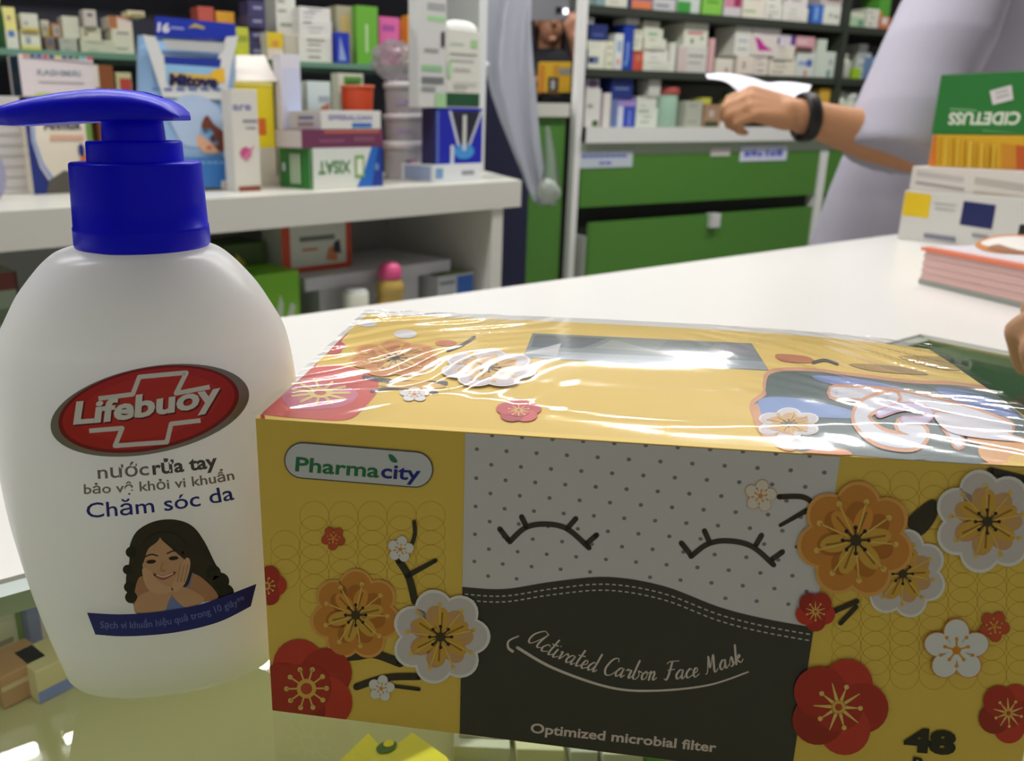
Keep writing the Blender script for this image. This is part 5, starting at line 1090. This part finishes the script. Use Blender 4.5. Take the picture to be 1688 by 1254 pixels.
low('carton', 'white and green carton with red band at the photo left edge under the white top', -20, 42, 448, 560, (150, 166, 140), [(0, .86, 1, 1, (110, 50, 40)), (.1, .6, .8, .72, (110, 126, 96)), ('e', .5, .2, .3, .12, (150, 80, 50)), (.94, 0, 1, 1, (70, 40, 34))], d=.12, back=.06)
def lowpt(px, py, back): return gp(px, py, fl + un_ * back, un_)
# bottle with pink cap, white mug, striped box
c_ = lowpt(643, 500, .035); c_[2] = ZB + .0005; d_ = pj(c_)[2]; r = 24 * d_ / F; zt_ = float(gp(643, 431, c_, HF)[2]); h = zt_ - c_[2]
t = thing('honey_bottle', 'amber bottle with a round pink cap on the lower shelf', 'bottle', tuple(c_), 0, 'things on the lower shelf')
m = MB(); m.lathe([(r * .92, 0), (r, .004), (r, h * .42), (r * .84, h * .52), (r * 1.0, h * .6), (r * .96, h * .68), (r * .7, h * .76)], c_, mat((190, 160, 84), .2, .5), 32); m.build('body', t)
m = MB(); m.lathe([(r * .76, h * .76), (r * .8, h * .78), (r * .8, h * .88), (r * .6, h * .97), (r * .2, h)], c_, mat((226, 88, 140), .35), 32); m.build('cap', t)
c_ = lowpt(586, 510, .04); c_[2] = ZB + .0005; d_ = pj(c_)[2]; r = 22 * d_ / F; h = float(gp(586, 480, c_, HF)[2]) - c_[2]
t = thing('white_jar', 'small white jar in front of the grey carton on the lower shelf', 'jar', tuple(c_), 0, 'things on the lower shelf')
m = MB(); m.lathe([(r * .95, 0), (r, .003), (r, h * .97), (r * .9, h)], c_, mat((214, 214, 200), .35), 28); m.build('body', t)
m = MB(); m.lathe([(r * .88, h), (r * .88, h + .004), (r * .6, h + .005)], c_, mat((196, 198, 196), .4), 28); m.build('lid', t)
low('carton', 'blue and white striped carton at the right end of the lower shelf', 722, 780, 452, 500, (196, 200, 204), [(.52, .3, .98, .95, (54, 110, 196)), (.05, .2, .4, .28, (150, 150, 160)), (.05, .5, .4, .58, (150, 150, 160)), (.05, .8, .45, .86, (120, 126, 130))], d=.08, back=.05, top=(120, 150, 90))

# ------------------------------------------------------------------ hanging grey plastic film, twisted to a knot at its foot
FD = 2.35
fm = MB(); fs = [(-60, 806, 884), (0, 800, 876), (40, 798, 874), (80, 797, 876), (120, 801, 880), (160, 812, 884), (200, 826, 887), (240, 842, 891), (280, 858, 897), (310, 869, 904), (330, 878, 914), (338, 888, 920)]
rows = []
for k, (y, xl, xr_) in enumerate(fs):
    r = []
    for i in range(29):
        f = i / 28; x = xl + (xr_ - xl) * f
        r.append(gd(x, y, FD) + HF * (.013 * math.sin(f * 9.5 + y * .012) + .006 * math.sin(f * 21 + y * .03 + 1)) * (1 if k < 9 else .5))
    rows.append(r)
def sheet(mb, rows, th, m, dirv):
    n = len(rows[0]); A = [p for r in rows for p in r]; B_ = [p + dirv * th for p in A]; k = len(rows); o = k * n; Fs = []
    for j in range(k - 1):
        for i in range(n - 1):
            a = j * n + i; Fs.append((a, a + n, a + n + 1, a + 1)); Fs.append((o + a, o + a + 1, o + a + n + 1, o + a + n))
    for j in range(k - 1):
        a = j * n; Fs.append((a, o + a, o + a + n, a + n)); a += n - 1; Fs.append((a, a + n, o + a + n, o + a))
    for i in range(n - 1): Fs.append((i, i + 1, o + i + 1, o + i)); a = (k - 1) * n + i; Fs.append((a, o + a, o + a + 1, a + 1))
    return mb.add(A + B_, Fs, m, True)
FILM = clear_mat('grey_film', (206, 208, 216), 1.45, .18, .74, (216, 218, 228), 1.2)
ft = thing('plastic_film', 'long grey translucent plastic film hanging from above and twisted at its foot', 'plastic film', tuple(gd(900, 338, FD)))
sheet(fm, rows, .002, FILM, HF); fm.build('sheet', ft)
kn = MB(); bmx = bmesh.new(); bmesh.ops.create_icosphere(bmx, subdivisions=3, radius=1); kc = gd(904, 316, FD - .02)
for v in bmx.verts:
    f = 1 + .3 * noise.noise(v.co * 2.5); v.co = Vector(kc + CR * v.co.x * .032 * f + HF * v.co.y * .02 * f + np.array([0, 0, v.co.z * .034 * f]))
kn.addbm(bmx, clear_mat('knot_film', (226, 232, 226), 1.45, .2, .75, (216, 222, 214)), None, True); kn.build('knot', ft)
lo_ = MB(); lo_.loft([[gd(x, y, FD - .01) + HF * d for x, d in ((xa, 0), ((xa + xb) / 2, -.008), (xb, 0), ((xa + xb) / 2, .006))] for y, xa, xb in ((208, 899, 905), (225, 898, 910), (250, 898, 916), (280, 896, 920), (305, 892, 922))], clear_mat('tail_film', (220, 232, 220), 1.45, .2, .4, (206, 220, 206))); lo_.build('tail', ft)
cl = MB(); cl.ball(gd(799, 107, FD - .03), (.014, .012, .010), mat((236, 238, 240), .4)); cl.build('clip', ft)

# ------------------------------------------------------------------ stack of cartons at the right end of the counter
xvL = -150.0                             # vanishing point of the fronts
ys = math.degrees(math.atan2(*(ray(xvL, HY)[[1, 0]]))) + 180
sv = az(ys); snn = az(ys + 90)
ZCt = ZC + .0004
s0 = gz(1479, 393, ZC)
def sbox(name, lab, px, pyb, pyt, length, d, col, pr, z, back=0.0, grp='cartons stacked at the end of the counter', **kw):
    """left front foot corner seen at column px; z is where it stands"""
    p0 = s0 + snn * back; A = gp(px, pyb, p0, snn); u = float(np.dot(A - s0, sv)); h = float(gp(px + 6, pyt, p0, snn)[2]) - z
    base = s0 * np.array([1, 1, 0]) + sv * (u + length / 2) + snn * back + np.array([0, 0, z])
    def fuv(x, y): q_ = gp(x, y, p0, snn); return (min(.995, max(.005, (float(np.dot(q_ - s0, sv)) - u) / length)), min(.985, max(.015, (float(q_[2]) - z) / h)))
    pr2 = []
    for p in pr:
        if p[0] == 'P': pr2.append(('p', [fuv(x, y) for x, y in p[1]], p[2]))
        elif p[0] == 'X': a_, b_ = fuv(p[1], p[2]), fuv(p[3], p[4]); pr2.append(('t', p[5], a_[0], a_[1], p[6], p[7], p[8], .03, b_[0] - a_[0]))
        else: pr2.append(p)
    pr = pr2
    carton(name, lab, 'box', base, ys, length, d, h, col, pr, grp, **kw); return z + h + .0004
TXT = (170, 166, 164)
zz1 = sbox('stacked_carton', 'white carton with yellow and navy squares at the foot of the tall stack', 1479, 393, 313, .24, .20, (214, 212, 206), [('P', [(1488, 315), (1536, 321), (1530, 360), (1482, 354)], (232, 196, 40)), ('P', [(1589, 331), (1642, 338), (1635, 378), (1582, 370)], (30, 38, 92)), ('P', [(1541, 334), (1576, 338), (1576, 340), (1541, 336)], TXT), ('P', [(1541, 342), (1574, 346), (1574, 348), (1541, 344)], TXT), ('P', [(1524, 384), (1576, 391), (1575, 399), (1523, 391)], (128, 130, 146)), ('P', [(1603, 384), (1630, 388), (1630, 394), (1603, 390)], (150, 150, 150))], ZCt)
zz2 = sbox('stacked_carton', 'pale grey carton covered in small print, second up in the tall stack', 1499, 308, 274, .26, .18, (222, 214, 206), [('P', [(1512, 281), (1590, 292), (1588, 301), (1511, 290)], (196, 188, 184)), ('P', [(1510, 298), (1590, 310), (1589, 315), (1510, 303)], (170, 164, 164)), ('P', [(1608, 292), (1690, 304), (1688, 314), (1606, 302)], (190, 182, 172)), ('P', [(1605, 314), (1690, 326), (1690, 332), (1604, 320)], (196, 186, 160)), ('P', [(1600, 325), (1690, 337), (1690, 342), (1600, 331)], (226, 190, 70))], zz1, .012)
zz3 = sbox('stacked_carton', 'orange and gold carton under the green carton in the tall stack', 1530, 270, 222, .25, .14, (216, 168, 40), [('P', [(1531, 222), (1545, 223), (1543, 276), (1529, 272)], (214, 120, 44)), ('P', [(1650, 236), (1675, 239), (1673, 292), (1648, 290)], (206, 140, 40)), ('P', [(1675, 239), (1700, 242), (1700, 295), (1673, 292)], (196, 90, 40))] + [('P', [(1550 + 10 * k, 226 + k * 1.4), (1552 + 10 * k + k % 3, 226 + k * 1.4), (1550 + 10 * k + k % 3, 271 + k), (1547 + 10 * k, 271 + k)], (226, 190, 70) if k % 2 else (196, 146, 30)) for k in range(10)], zz2, .03)
zz4 = sbox('stacked_carton', 'dark green carton with upside-down white lettering on top of the tall stack', 1535, 220, 124, .26, .10, (46, 122, 54), [('X', 1562, 206, 1678, 216, 'CIDETUSS', .20, (226, 232, 214), True), ('P', [(1566, 178), (1610, 181), (1610, 184), (1566, 181)], (120, 176, 120)), ('P', [(1620, 214), (1690, 221), (1690, 223), (1620, 216)], (120, 176, 120)), ('P', [(1632, 150), (1668, 140), (1671, 164), (1637, 173)], (222, 216, 214)), ('P', [(1641, 152), (1662, 147), (1663, 150), (1642, 155)], (180, 176, 176)), ('P', [(1642, 160), (1664, 154), (1665, 157), (1643, 163)], (180, 176, 176))], zz3, .035, top=(20, 26, 22))
# bright blue and black carton behind the leaflets
q0 = gz(1662, 404, ZC)
carton('blue_carton', 'black topped bright blue carton at the photo right edge behind the leaflets', 'box', gz(1722, 446, ZC), ys, .085, .045, .058, (30, 34, 32), [(0, .0, 1, .5, (20, 24, 206)), (.3, .15, .8, .4, (150, 160, 230))])
# pile of leaflets with printed cover
la, lb_ = gz(1513, 467, ZC), gz(1688, 509, ZC)
lw = (lb_ - la) / np.linalg.norm(lb_ - la); ln_ = np.array([-lw[1], lw[0], 0]); llen = .26; ldp = .17
lt = thing('leaflet_pile', 'thick pile of pinkish leaflets with an orange edged picture cover', 'leaflets', tuple(la + lw * llen / 2), math.atan2(lw[1], lw[0]))
lh = float(gp(1513, 405, la, ln_)[2]) - ZC
def lbx(name, z0, z1, m, ins=0.0, prints=()):
    P = [la * np.array([1, 1, 0]) + lw * u + ln_ * v + np.array([0, 0, z]) for z in (z0, z1) for (u, v) in ((ins, ins), (llen - ins, ins), (llen - ins, ldp - ins), (ins, ldp - ins))]
    mb = MB(); mb.add(P, [(3, 2, 1, 0), (4, 5, 6, 7), (0, 1, 5, 4), (1, 2, 6, 5), (2, 3, 7, 6), (3, 0, 4, 7)], m)
    for V, Fs, c in prints: mb.add([la * np.array([1, 1, 0]) + lw * u + ln_ * v + np.array([0, 0, z1 + .0003 * (1 + k)]) for k, (u, v) in enumerate(V) for k in (0,)], Fs, mat(c, .3))
    return mb.build(name, lt)
for k in range(24):
    pass
lbx('backing_board', ZC + .0004, ZC + .006, mat((150, 156, 148), .5), 0.0)
pg = MB(); NL = 26; z = ZC + .006
for k in range(NL):
    dz = (lh - .006 - .004) / NL; ins = .0006 + .0014 * ((k * 7919) % 13) / 13
    c = (222, 186, 180) if k % 3 else (206, 168, 164)
    P = [la * np.array([1, 1, 0]) + lw * u + ln_ * v + np.array([0, 0, zz]) for zz in (z, z + dz) for (u, v) in ((ins, ins), (llen - ins, ins), (llen - ins, ldp - ins), (ins, ldp - ins))]
    pg.add(P, [(3, 2, 1, 0), (4, 5, 6, 7), (0, 1, 5, 4), (1, 2, 6, 5), (2, 3, 7, 6), (3, 0, 4, 7)], mat(c, .7)); z += dz
pg.build('pages', lt)
def luv(px, py): p = gz(px, py, ZC + lh); return (float(np.dot(p - la, lw)), float(np.dot(p - la, ln_)))
cv = [([(0, 0), (llen, 0), (llen, .010), (0, .010)], [(0, 1, 2, 3)], (236, 120, 76))]
V, Fs = tri([luv(x, y) for x, y in smooth_line([(1608, 402), (1640, 389), (1700, 388), (1760, 400), (1760, 425), (1700, 421), (1640, 417), (1615, 411)], 5, True)]); cv.append((V, Fs, (206, 120, 44)))
V, Fs = tri([luv(x, y) for x, y in smooth_line([(1616, 402), (1645, 392), (1700, 391), (1755, 401), (1750, 416), (1700, 415), (1650, 411)], 5, True)]); cv.append((V, Fs, (244, 240, 236)))
V, Fs = tri([luv(x, y) for x, y in smooth_line([(1628, 410), (1645, 404), (1662, 409), (1690, 416), (1720, 419), (1660, 417)], 5, True)]); cv.append((V, Fs, (150, 84, 40)))
co_ = MB()
P = [la * np.array([1, 1, 0]) + lw * u + ln_ * v + np.array([0, 0, zz]) for zz in (ZC + lh - .004, ZC + lh) for (u, v) in ((-.002, -.002), (llen, -.002), (llen, ldp), (-.002, ldp))]
co_.add(P, [(3, 2, 1, 0), (4, 5, 6, 7), (0, 1, 5, 4), (1, 2, 6, 5), (2, 3, 7, 6), (3, 0, 4, 7)], mat((228, 222, 234), .3))
co_.add([P[0] - ln_ * .0003, P[1] - ln_ * .0003, P[5] - ln_ * .0003, P[4] - ln_ * .0003], [(0, 1, 2, 3)], mat((236, 120, 76), .3))
for k, (V, Fs, c) in enumerate(cv): co_.add([la * np.array([1, 1, 0]) + lw * u + ln_ * v + np.array([0, 0, ZC + lh + .0003 * (1 + k)]) for u, v in V], Fs, mat(c, .3))
co_.build('cover', lt)

# ------------------------------------------------------------------ people
SKIN = mat((196, 142, 104), 0.5, 0.35, 0.03)
def remesh(o, vox, it=4, fac=.6):
    r = o.modifiers.new('Remesh', 'REMESH'); r.mode = 'VOXEL'; r.voxel_size = vox; r.use_smooth_shade = True
    s_ = o.modifiers.new('Smooth', 'SMOOTH'); s_.factor = fac; s_.iterations = it
def chain(mb, pts, rs, m):
    for (a, b), (ra, rb) in zip(zip(pts[:-1], pts[1:]), zip(rs[:-1], rs[1:])): mb.capsule(a, b, ra, rb, m)
def hand(mb, wrist, fwd, dorsal, m, thumb=1.0, sc=1.0, curl=(1, 1, 1, 1)):
    """palm, four unequal bent fingers and a thumb that leaves the side of the palm"""
    f = np.array(fwd, float); f /= np.linalg.norm(f); d = np.array(dorsal, float); d -= f * np.dot(d, f); d /= np.linalg.norm(d); l = np.cross(d, f) * thumb
    P = lambda x, y, z: np.array(wrist) + sc * (f * x + l * y + d * z)
    mb.capsule(P(-.02, 0, 0), P(.015, 0, 0), .026 * sc, .028 * sc, m)
    for y, k, ln in ((.030, .088, 1.0), (.010, .094, 1.08), (-.010, .090, 1.0), (-.028, .080, .82)):
        i = {.030: 0, .010: 1, -.010: 2, -.028: 3}[y]; c = curl[i]
        mb.capsule(P(.012, y * .55, -.002), P(k, y, .002), .022 * sc, .0135 * sc, m)
        a1, a2, a3 = .75 * c, 1.75 * c, 2.5 * c
        p = P(k, y, .001); x, z = k, .001; r = .0102 * sc
        for a, le, r2 in ((a1, .042 * ln, .0096), (a2, .027 * ln, .0088), (a3, .020 * ln, .0078)):
            x2, z2 = x + le * math.cos(a), z - le * math.sin(a); mb.capsule(P(x, y, z), P(x2, y, z2), r, r2 * sc, m); x, z, r = x2, z2, r2 * sc
    mb.capsule(P(.018, .022, -.008), P(.052, .046, -.018), .019 * sc, .0135 * sc, m); mb.capsule(P(.052, .046, -.018), P(.080, .050, -.028), .0125 * sc, .0108 * sc, m); mb.capsule(P(.080, .050, -.028), P(.102, .044, -.036), .0108 * sc, .009 * sc, m)
    return P
def head(mb, c, fwd, m, s=1.0):
    """skull, jaw, nose, ears, neck stub; returns a frame function"""
    f = np.array([fwd[0], fwd[1], 0.0]); f /= np.linalg.norm(f); l = np.array([-f[1], f[0], 0]); u = np.array([0, 0, 1.0])
    P = lambda x, y, z: np.array(c) + s * (f * x + l * y + u * z)
    T = Matrix(((f[0], l[0], 0, 0), (f[1], l[1], 0, 0), (0, 0, 1, 0), (0, 0, 0, 1)))
    mb.ball(P(-.01, 0, .03), (.095 * s, .075 * s, .10 * s), m, 14, T); mb.ball(P(.025, 0, -.045), (.062 * s, .056 * s, .070 * s), m, 12, T)
    mb.capsule(P(.082, 0, .01), P(.100, 0, -.022), .010 * s, .014 * s, m, 8)
    for sd in (-1, 1): mb.ball(P(-.005, .076 * sd * 1.0, -.005), (.020 * s, .009 * s, .032 * s), m, 8, T)
    mb.ball(P(.080, 0, -.060), (.010 * s, .024 * s, .007 * s), m, 8, T); mb.ball(P(.078, 0, -.095), (.016 * s, .020 * s, .014 * s), m, 8, T)
    mb.capsule(P(-.02, 0, -.06), P(-.03, 0, -.19), .055 * s, .06 * s, m)
    return P, T
# --- pharmacist with the sheet of paper
ad = 1.64
el = gd(1512, 246, ad); wr_ = gd(1318, 190, ad - .02); sh_ = gd(1584, -26, ad + .06)
ph = thing('person', 'pharmacist in pale lilac short sleeved tunic holding a white sheet, black band on the wrist', 'person', (gd(1560, 400, 1.86)[0], gd(1560, 400, 1.86)[1], 0))
bd_ = MB()
tc = gd(1625, -26, ad + .21); hipc = gd(1505, 385, 1.90)
up3 = np.array([0, 0, 1.0]); leftv = -CR
hz = lambda p, z: np.array([p[0], p[1], z])
chest, belly, pelvis = hz(tc * .8 + hipc * .2, 1.32) + HF * .08 + CR * .04, hz(tc * .45 + hipc * .55, 1.12) + HF * .16 + CR * .07, hz(hipc, .92) + HF * .20 + CR * .10
chain(bd_, [pelvis, belly, chest], [.09, .09, .09], SKIN)
bd_.capsule(hz(tc, 1.43) + HF * .13, hz(tc, 1.43) - HF * .04, .05, .05, SKIN)
chain(bd_, [hz(tc, 1.47), hz(tc, 1.54)], [.055, .055], SKIN)
hdP, hT = head(bd_, hz(tc, 1.64) + leftv * .02, -CR, SKIN, .98)
chain(bd_, [sh_, (sh_ + el) / 2, el], [.052, .047, .044], SKIN)
fdir = (wr_ - el) / np.linalg.norm(wr_ - el)
chain(bd_, [el, el + (wr_ - el) * .35, el + (wr_ - el) * .75, wr_], [.046, .048, .037, .031], SKIN)
hd_dir = gd(1222, 168, ad - .03) - wr_
hP = hand(bd_, wr_ - hd_dir / np.linalg.norm(hd_dir) * -.012, hd_dir, -CF * .85 + up3 * .45, SKIN, -1.0, .98, (1.05, 1.1, 1.15, 1.2))
sh2 = hz(tc, 1.41) + HF * .17; el2 = sh2 + np.array([0, 0, -.27]) + HF * .03; wr2 = el2 + np.array([0, 0, -.23]) + HF * .02
chain(bd_, [sh2, el2, wr2], [.05, .044, .03], SKIN); hand(bd_, wr2 + up3 * -.02, -up3, HF, SKIN, 1.0, 1.0, (.3, .35, .4, .45))
for sd in (-1, 1):
    hp = pelvis + HF * .085 * sd; chain(bd_, [hp, hz(hp, .48) - CR * .01, hz(hp, .08)], [.085, .058, .042], SKIN); bd_.capsule(hz(hp, .045), hz(hp, .04) - CR * .15, .042, .032, SKIN)
o = bd_.build('body', ph); remesh(o, .0055, 3, .5)
# tunic
TU = mat((174, 170, 184), 0.75, 0.2, 0.03); tn = MB()
def oval(c, a, b_, n=40):   # a along image-right, b along view
    return [c + CR * np.array([1, 1, 0]) / np.linalg.norm(CR[:2]) * a * math.cos(2 * math.pi * i / n) + HF * b_ * math.sin(2 * math.pi * i / n) for i in range(n)]
def oc(xl, xr_, y, dep): a = gd(xl, y, dep); c = gd(xr_, y, dep); return (a + c) / 2, float(np.linalg.norm(c - a)) / 2
R_ = []
for xl, xr_, y, dep, bq in ((1318, 1610, 520, 2.10, .145), (1345, 1612, 395, 2.10, .145), (1372, 1625, 320, 2.06, .145), (1396, 1645, 262, 2.02, .145), (1440, 1685, 180, 1.97, .145), (1496, 1712, 100, 1.93, .14), (1536, 1728, 30, 1.90, .145), (1552, 1736, -20, 1.88, .15), (1575, 1730, -55, 1.87, .13), (1610, 1710, -75, 1.86, .08)):
    c, a = oc(xl, xr_, y, dep); c = np.array([c[0], c[1], c[2]]); R_.append(oval(c, a, bq))
tn.loft(R_, TU)
# sleeves: loose, open at the hem
def sleeve(mb, path, m, n=28):
    rings_ = []
    for (p, a, b_, tilt) in path:
        ax = np.array(tilt, float); ax /= np.linalg.norm(ax); s1 = CF - ax * np.dot(CF, ax); s1 /= np.linalg.norm(s1); s2 = np.cross(ax, s1)
        rings_.append([p + s2 * a * math.cos(2 * math.pi * i / n) + s1 * b_ * math.sin(2 * math.pi * i / n) for i in range(n)])
    return mb.loft(rings_, m)
def sl(xl, yl, xr_, yr, dep, b_):
    A, B_ = gd(xl, yl, dep), gd(xr_, yr, dep); c = (A + B_) / 2; v = B_ - A; t = np.cross(v, CF); return (c, float(np.linalg.norm(v)) / 2, b_, t / np.linalg.norm(t))
sleeve(tn, [sl(1530, -50, 1668, -46, ad + .10, .07), sl(1492, -5, 1655, 10, ad + .04, .085), sl(1462, 60, 1632, 80, ad + .01, .085), sl(1436, 120, 1600, 140, ad, .085), sl(1414, 172, 1572, 205, ad - .012, .09), sl(1396, 226, 1548, 272, ad - .02, .09), sl(1393, 238, 1547, 284, ad - .02, .088)], TU)
c2 = (sh2 + el2) / 2
tn.capsule(sh2 + np.array([0, 0, .0]), el2, .085, .080, TU)
o = tn.build('tunic', ph); remesh(o, .0075, 3, .5)
ho = MB(); ho.add([p for p in oval(hz(el2, el2[2]), .01, .01)], [tuple(range(40))], TU)
tr = MB()
for sd in (-1, 1): hp = pelvis + HF * .085 * sd; chain(tr, [hz(hp, .76), hz(hp, .5), hz(hp, .10)], [.085, .08, .075], mat((60, 62, 78), .8))
o = tr.build('trousers', ph); remesh(o, .012, 3)
hr = MB(); hm = mat((36, 30, 30), .5)
hc = hz(tc, 1.64) + leftv * .02
hr.ball(hdP(-.028, 0, .055), (.100, .086, .098), hm, 16, hT); hr.ball(hdP(-.06, 0, -.01), (.068, .076, .09), hm, 12, hT); hr.ball(hdP(-.10, 0, -.06), (.04, .045, .07), hm, 10, hT); o = hr.build('hair', ph); remesh(o, .008, 2)
ey = MB()
for sd in (-1, 1): ey.ball(hdP(.072, .030 * sd, .004), (.011, .013, .008), mat((240, 238, 234), .3), 8, hT); ey.ball(hdP(.081, .030 * sd, .004), (.004, .006, .006), mat((40, 28, 24), .3), 8, hT)
ey.build('eyes', ph)
# wrist band
wbm = MB(); wc0 = wr_ + (el - wr_) / np.linalg.norm(el - wr_) * .012; axv = (el - wr_) / np.linalg.norm(el - wr_); axv = axv * .9 + CR * .12 + CD * -.28; axv /= np.linalg.norm(axv)
s1 = np.cross(axv, CF); s1 /= np.linalg.norm(s1); s2 = np.cross(axv, s1)
RR = [[wc0 + axv * t_ + r * (s1 * 1.12 * math.cos(2 * math.pi * i / 36) + s2 * math.sin(2 * math.pi * i / 36)) for i in range(36)] for t_, r in ((-.012, .0365), (-.0125, .0395), (-.006, .0415), (.006, .0415), (.0125, .0395), (.012, .0365))]
wbm.loft(RR + [RR[0]], mat((24, 22, 24), .45), False); wbm.build('wrist_band', ph)
# sheet of paper in the hand
pp = MB(); top = [(1163, 122, .03), (1200, 121, .02), (1240, 128, .01), (1265, 136, 0), (1285, 135, 0), (1310, 136, .0), (1338, 140, -.02)]; bot_ = [(1166, 129, .0), (1195, 134, -.005), (1215, 150, -.01), (1232, 172, -.012), (1260, 190, -.012), (1295, 190, -.012), (1320, 178, -.03)]
rows = []
for k in range(9):
    f = k / 8; r = []
    for (x0, y0, d0), (x1, y1, d1) in zip(top, bot_): r.append(gd(x0 + (x1 - x0) * f, y0 + (y1 - y0) * f, ad + .055 + d0 * (1 - f) + d1 * f + .09 * (1 - f) - .0 ))
    rows.append(r)
rr2 = []
for r in rows: rr2.append(smooth_line(r, 5))
sheet(pp, rr2, .0006, mat((238, 236, 248), .55, 0.3), np.array([0, 0, -1.0]))
tag(pp.build('paper_sheet'), 'curled white sheet of paper held in the pharmacist hand', 'paper')

# --- solid figure standing in for a mirror reflection, phone raised to the face
cd_ = 4.15; CLO = mat((34, 34, 38), .8, .2)
fc = gd(908, 34, cd_)
cu = thing('person', 'mirror reflection of a person in dark clothes holding a phone, built as solid figure', 'person', (fc[0] + HF[0] * .05, fc[1] + HF[1] * .05, 0))
bd_ = MB(); tf = -HF
cP, cT = head(bd_, fc, tf, mat((168, 118, 92), .5), 1.0)
nb = fc + HF * .03
chain(bd_, [hz(nb, 1.44), hz(nb, 1.20), hz(nb, .95)], [.12, .12, .13], SKIN)
sA, sB = hz(nb, 1.42) - CR * .17, hz(nb, 1.42) + CR * .17
bd_.capsule(sA, sB, .055, .055, SKIN)
eA = sA + np.array([0, 0, -.25]) - CR * .03 - HF * .06; eB = sB + np.array([0, 0, -.20]) + CR * .02 - HF * .16
hA = gd(893, 135, cd_ - .30); hB = gd(950, 40, cd_ - .24)
chain(bd_, [sA, eA, hA], [.05, .042, .03], SKIN); chain(bd_, [sB, eB, hB + np.array([0, 0, -.06])], [.05, .042, .03], SKIN)
hand(bd_, hA, CR * .7 - up3 * .25, -HF, SKIN, 1.0, .9); hand(bd_, hB + np.array([0, 0, -.06]), up3 - CR * .4, -HF, SKIN, -1.0, .9)
for sd in (-1, 1):
    hp = hz(nb, .92) + CR * .085 * sd; chain(bd_, [hp, hz(hp, .48), hz(hp, .08)], [.09, .06, .042], SKIN); bd_.capsule(hz(hp, .045), hz(hp, .04) - HF * .15, .042, .032, SKIN)
o = bd_.build('body', cu); remesh(o, .008, 3)
jk = MB(); chain(jk, [hz(nb, 1.42), hz(nb, 1.18), hz(nb, .88)], [.145, .15, .16], CLO); jk.capsule(sA, sB, .078, .078, CLO); chain(jk, [sA, eA, eA + (hA - eA) * .75], [.075, .062, .05], CLO); chain(jk, [sB, eB, eB + (hB + np.array([0, 0, -.06]) - eB) * .7], [.075, .062, .05], CLO)
for sd in (-1, 1): hp = hz(nb, .92) + CR * .09 * sd; chain(jk, [hp, hz(hp, .5), hz(hp, .10)], [.12, .085, .07], CLO)
o = jk.build('dark_clothes', cu); remesh(o, .012, 3)
hr = MB(); hr.ball(cP(-.03, 0, .055), (.100, .088, .098), hm, 16, cT); hr.ball(cP(-.06, 0, -.04), (.060, .084, .12), hm, 12, cT)
for sd in (-1, 1): hr.capsule(cP(-.02, .085 * sd, .03), cP(-.02, .09 * sd, -.16), .03, .035, hm)
o = hr.build('hair', cu); remesh(o, .009, 2)
phn = MB(); pc = gd(904, 12, cd_ - .26); fx, fz = CR * np.array([1, 1, 0]) / np.linalg.norm(CR[:2]), up3
def pbox(mb, c, w, h, d, m, dx=0, dz=0, dy=0):
    P = [c + fx * (dx + sx * w / 2) + fz * (dz + sz * h / 2) + HF * (dy + sy * d / 2) for sz in (-1, 1) for sx, sy in ((-1, -1), (1, -1), (1, 1), (-1, 1))]
    return mb.add(P, [(3, 2, 1, 0), (4, 5, 6, 7), (0, 1, 5, 4), (1, 2, 6, 5), (2, 3, 7, 6), (3, 0, 4, 7)], m)
pt_ = thing('phone', 'solid stand-in for the mirrored grey phone with a white light, held sideways', 'phone', tuple(pc - up3 * .06))
pbox(phn, pc, .185, .11, .010, mat((128, 128, 134), .5)); phn.build('back_cover', pt_)
m = MB(); pbox(m, pc, .020, .022, .004, glow('flash_glow', (255, 255, 255), 2.2), .079, -.018, -.008); m.build('flash', pt_)
m = MB(); pbox(m, pc, .026, .026, .003, mat((30, 28, 30), .3), .046, -.012, -.0075); m.build('lens', pt_)
# yellow box in that figure's hand, standing in for the mask box's reflection
yb = gd(914, 152, cd_ - .34); h = float(gd(914, 103, cd_ - .34)[2] - yb[2])
carton('yellow_carton', 'yellow carton with dark picture standing in for the mirrored box of masks', 'box', yb - fx * 0, -34.5, 52 * (cd_ - .34) / F, .07, h, (226, 180, 50), [(0, 0, .18, .9, (214, 140, 50)), (.28, .02, .62, .50, (70, 62, 60)), (.38, .1, .5, .4, (190, 186, 184)), (.62, .12, .95, .5, (222, 170, 50)), (.62, .58, 1, .8, (150, 146, 140)), (.42, .6, .62, .9, (206, 150, 60))])
# --- hand of somebody resting on the counter beyond the box
hw = MB(); hb = gz(1750, 688, ZC); HSK = mat((186, 142, 110), .5, .35, .03)
pr_ = thing('person', 'bare hand and forearm resting on the glass beside the flowered box at the right', 'person', (hb[0] + .05, hb[1] - .02, ZC))
dh = pj(hb)[2]
kd = gd(1835, 590, dh); kd[2] = ZC + .078; w0 = kd + CR * np.array([1, 1, 0]) * .078 - HF * .045; w0[2] = ZC + .092
hand(hw, w0, kd - w0, up3 * .8 - HF * .5, HSK, -1.0, 1.15, (1.05, 1.0, 1.0, 1.0))
chain(hw, [w0, w0 + CR * np.array([1, 1, 0]) * .10 - HF * .05 + up3 * .01, w0 + CR * np.array([1, 1, 0]) * .24 - HF * .14 + up3 * .04], [.029, .034, .045], HSK)
o = hw.build('body', pr_); remesh(o, .0035, 3, .5)
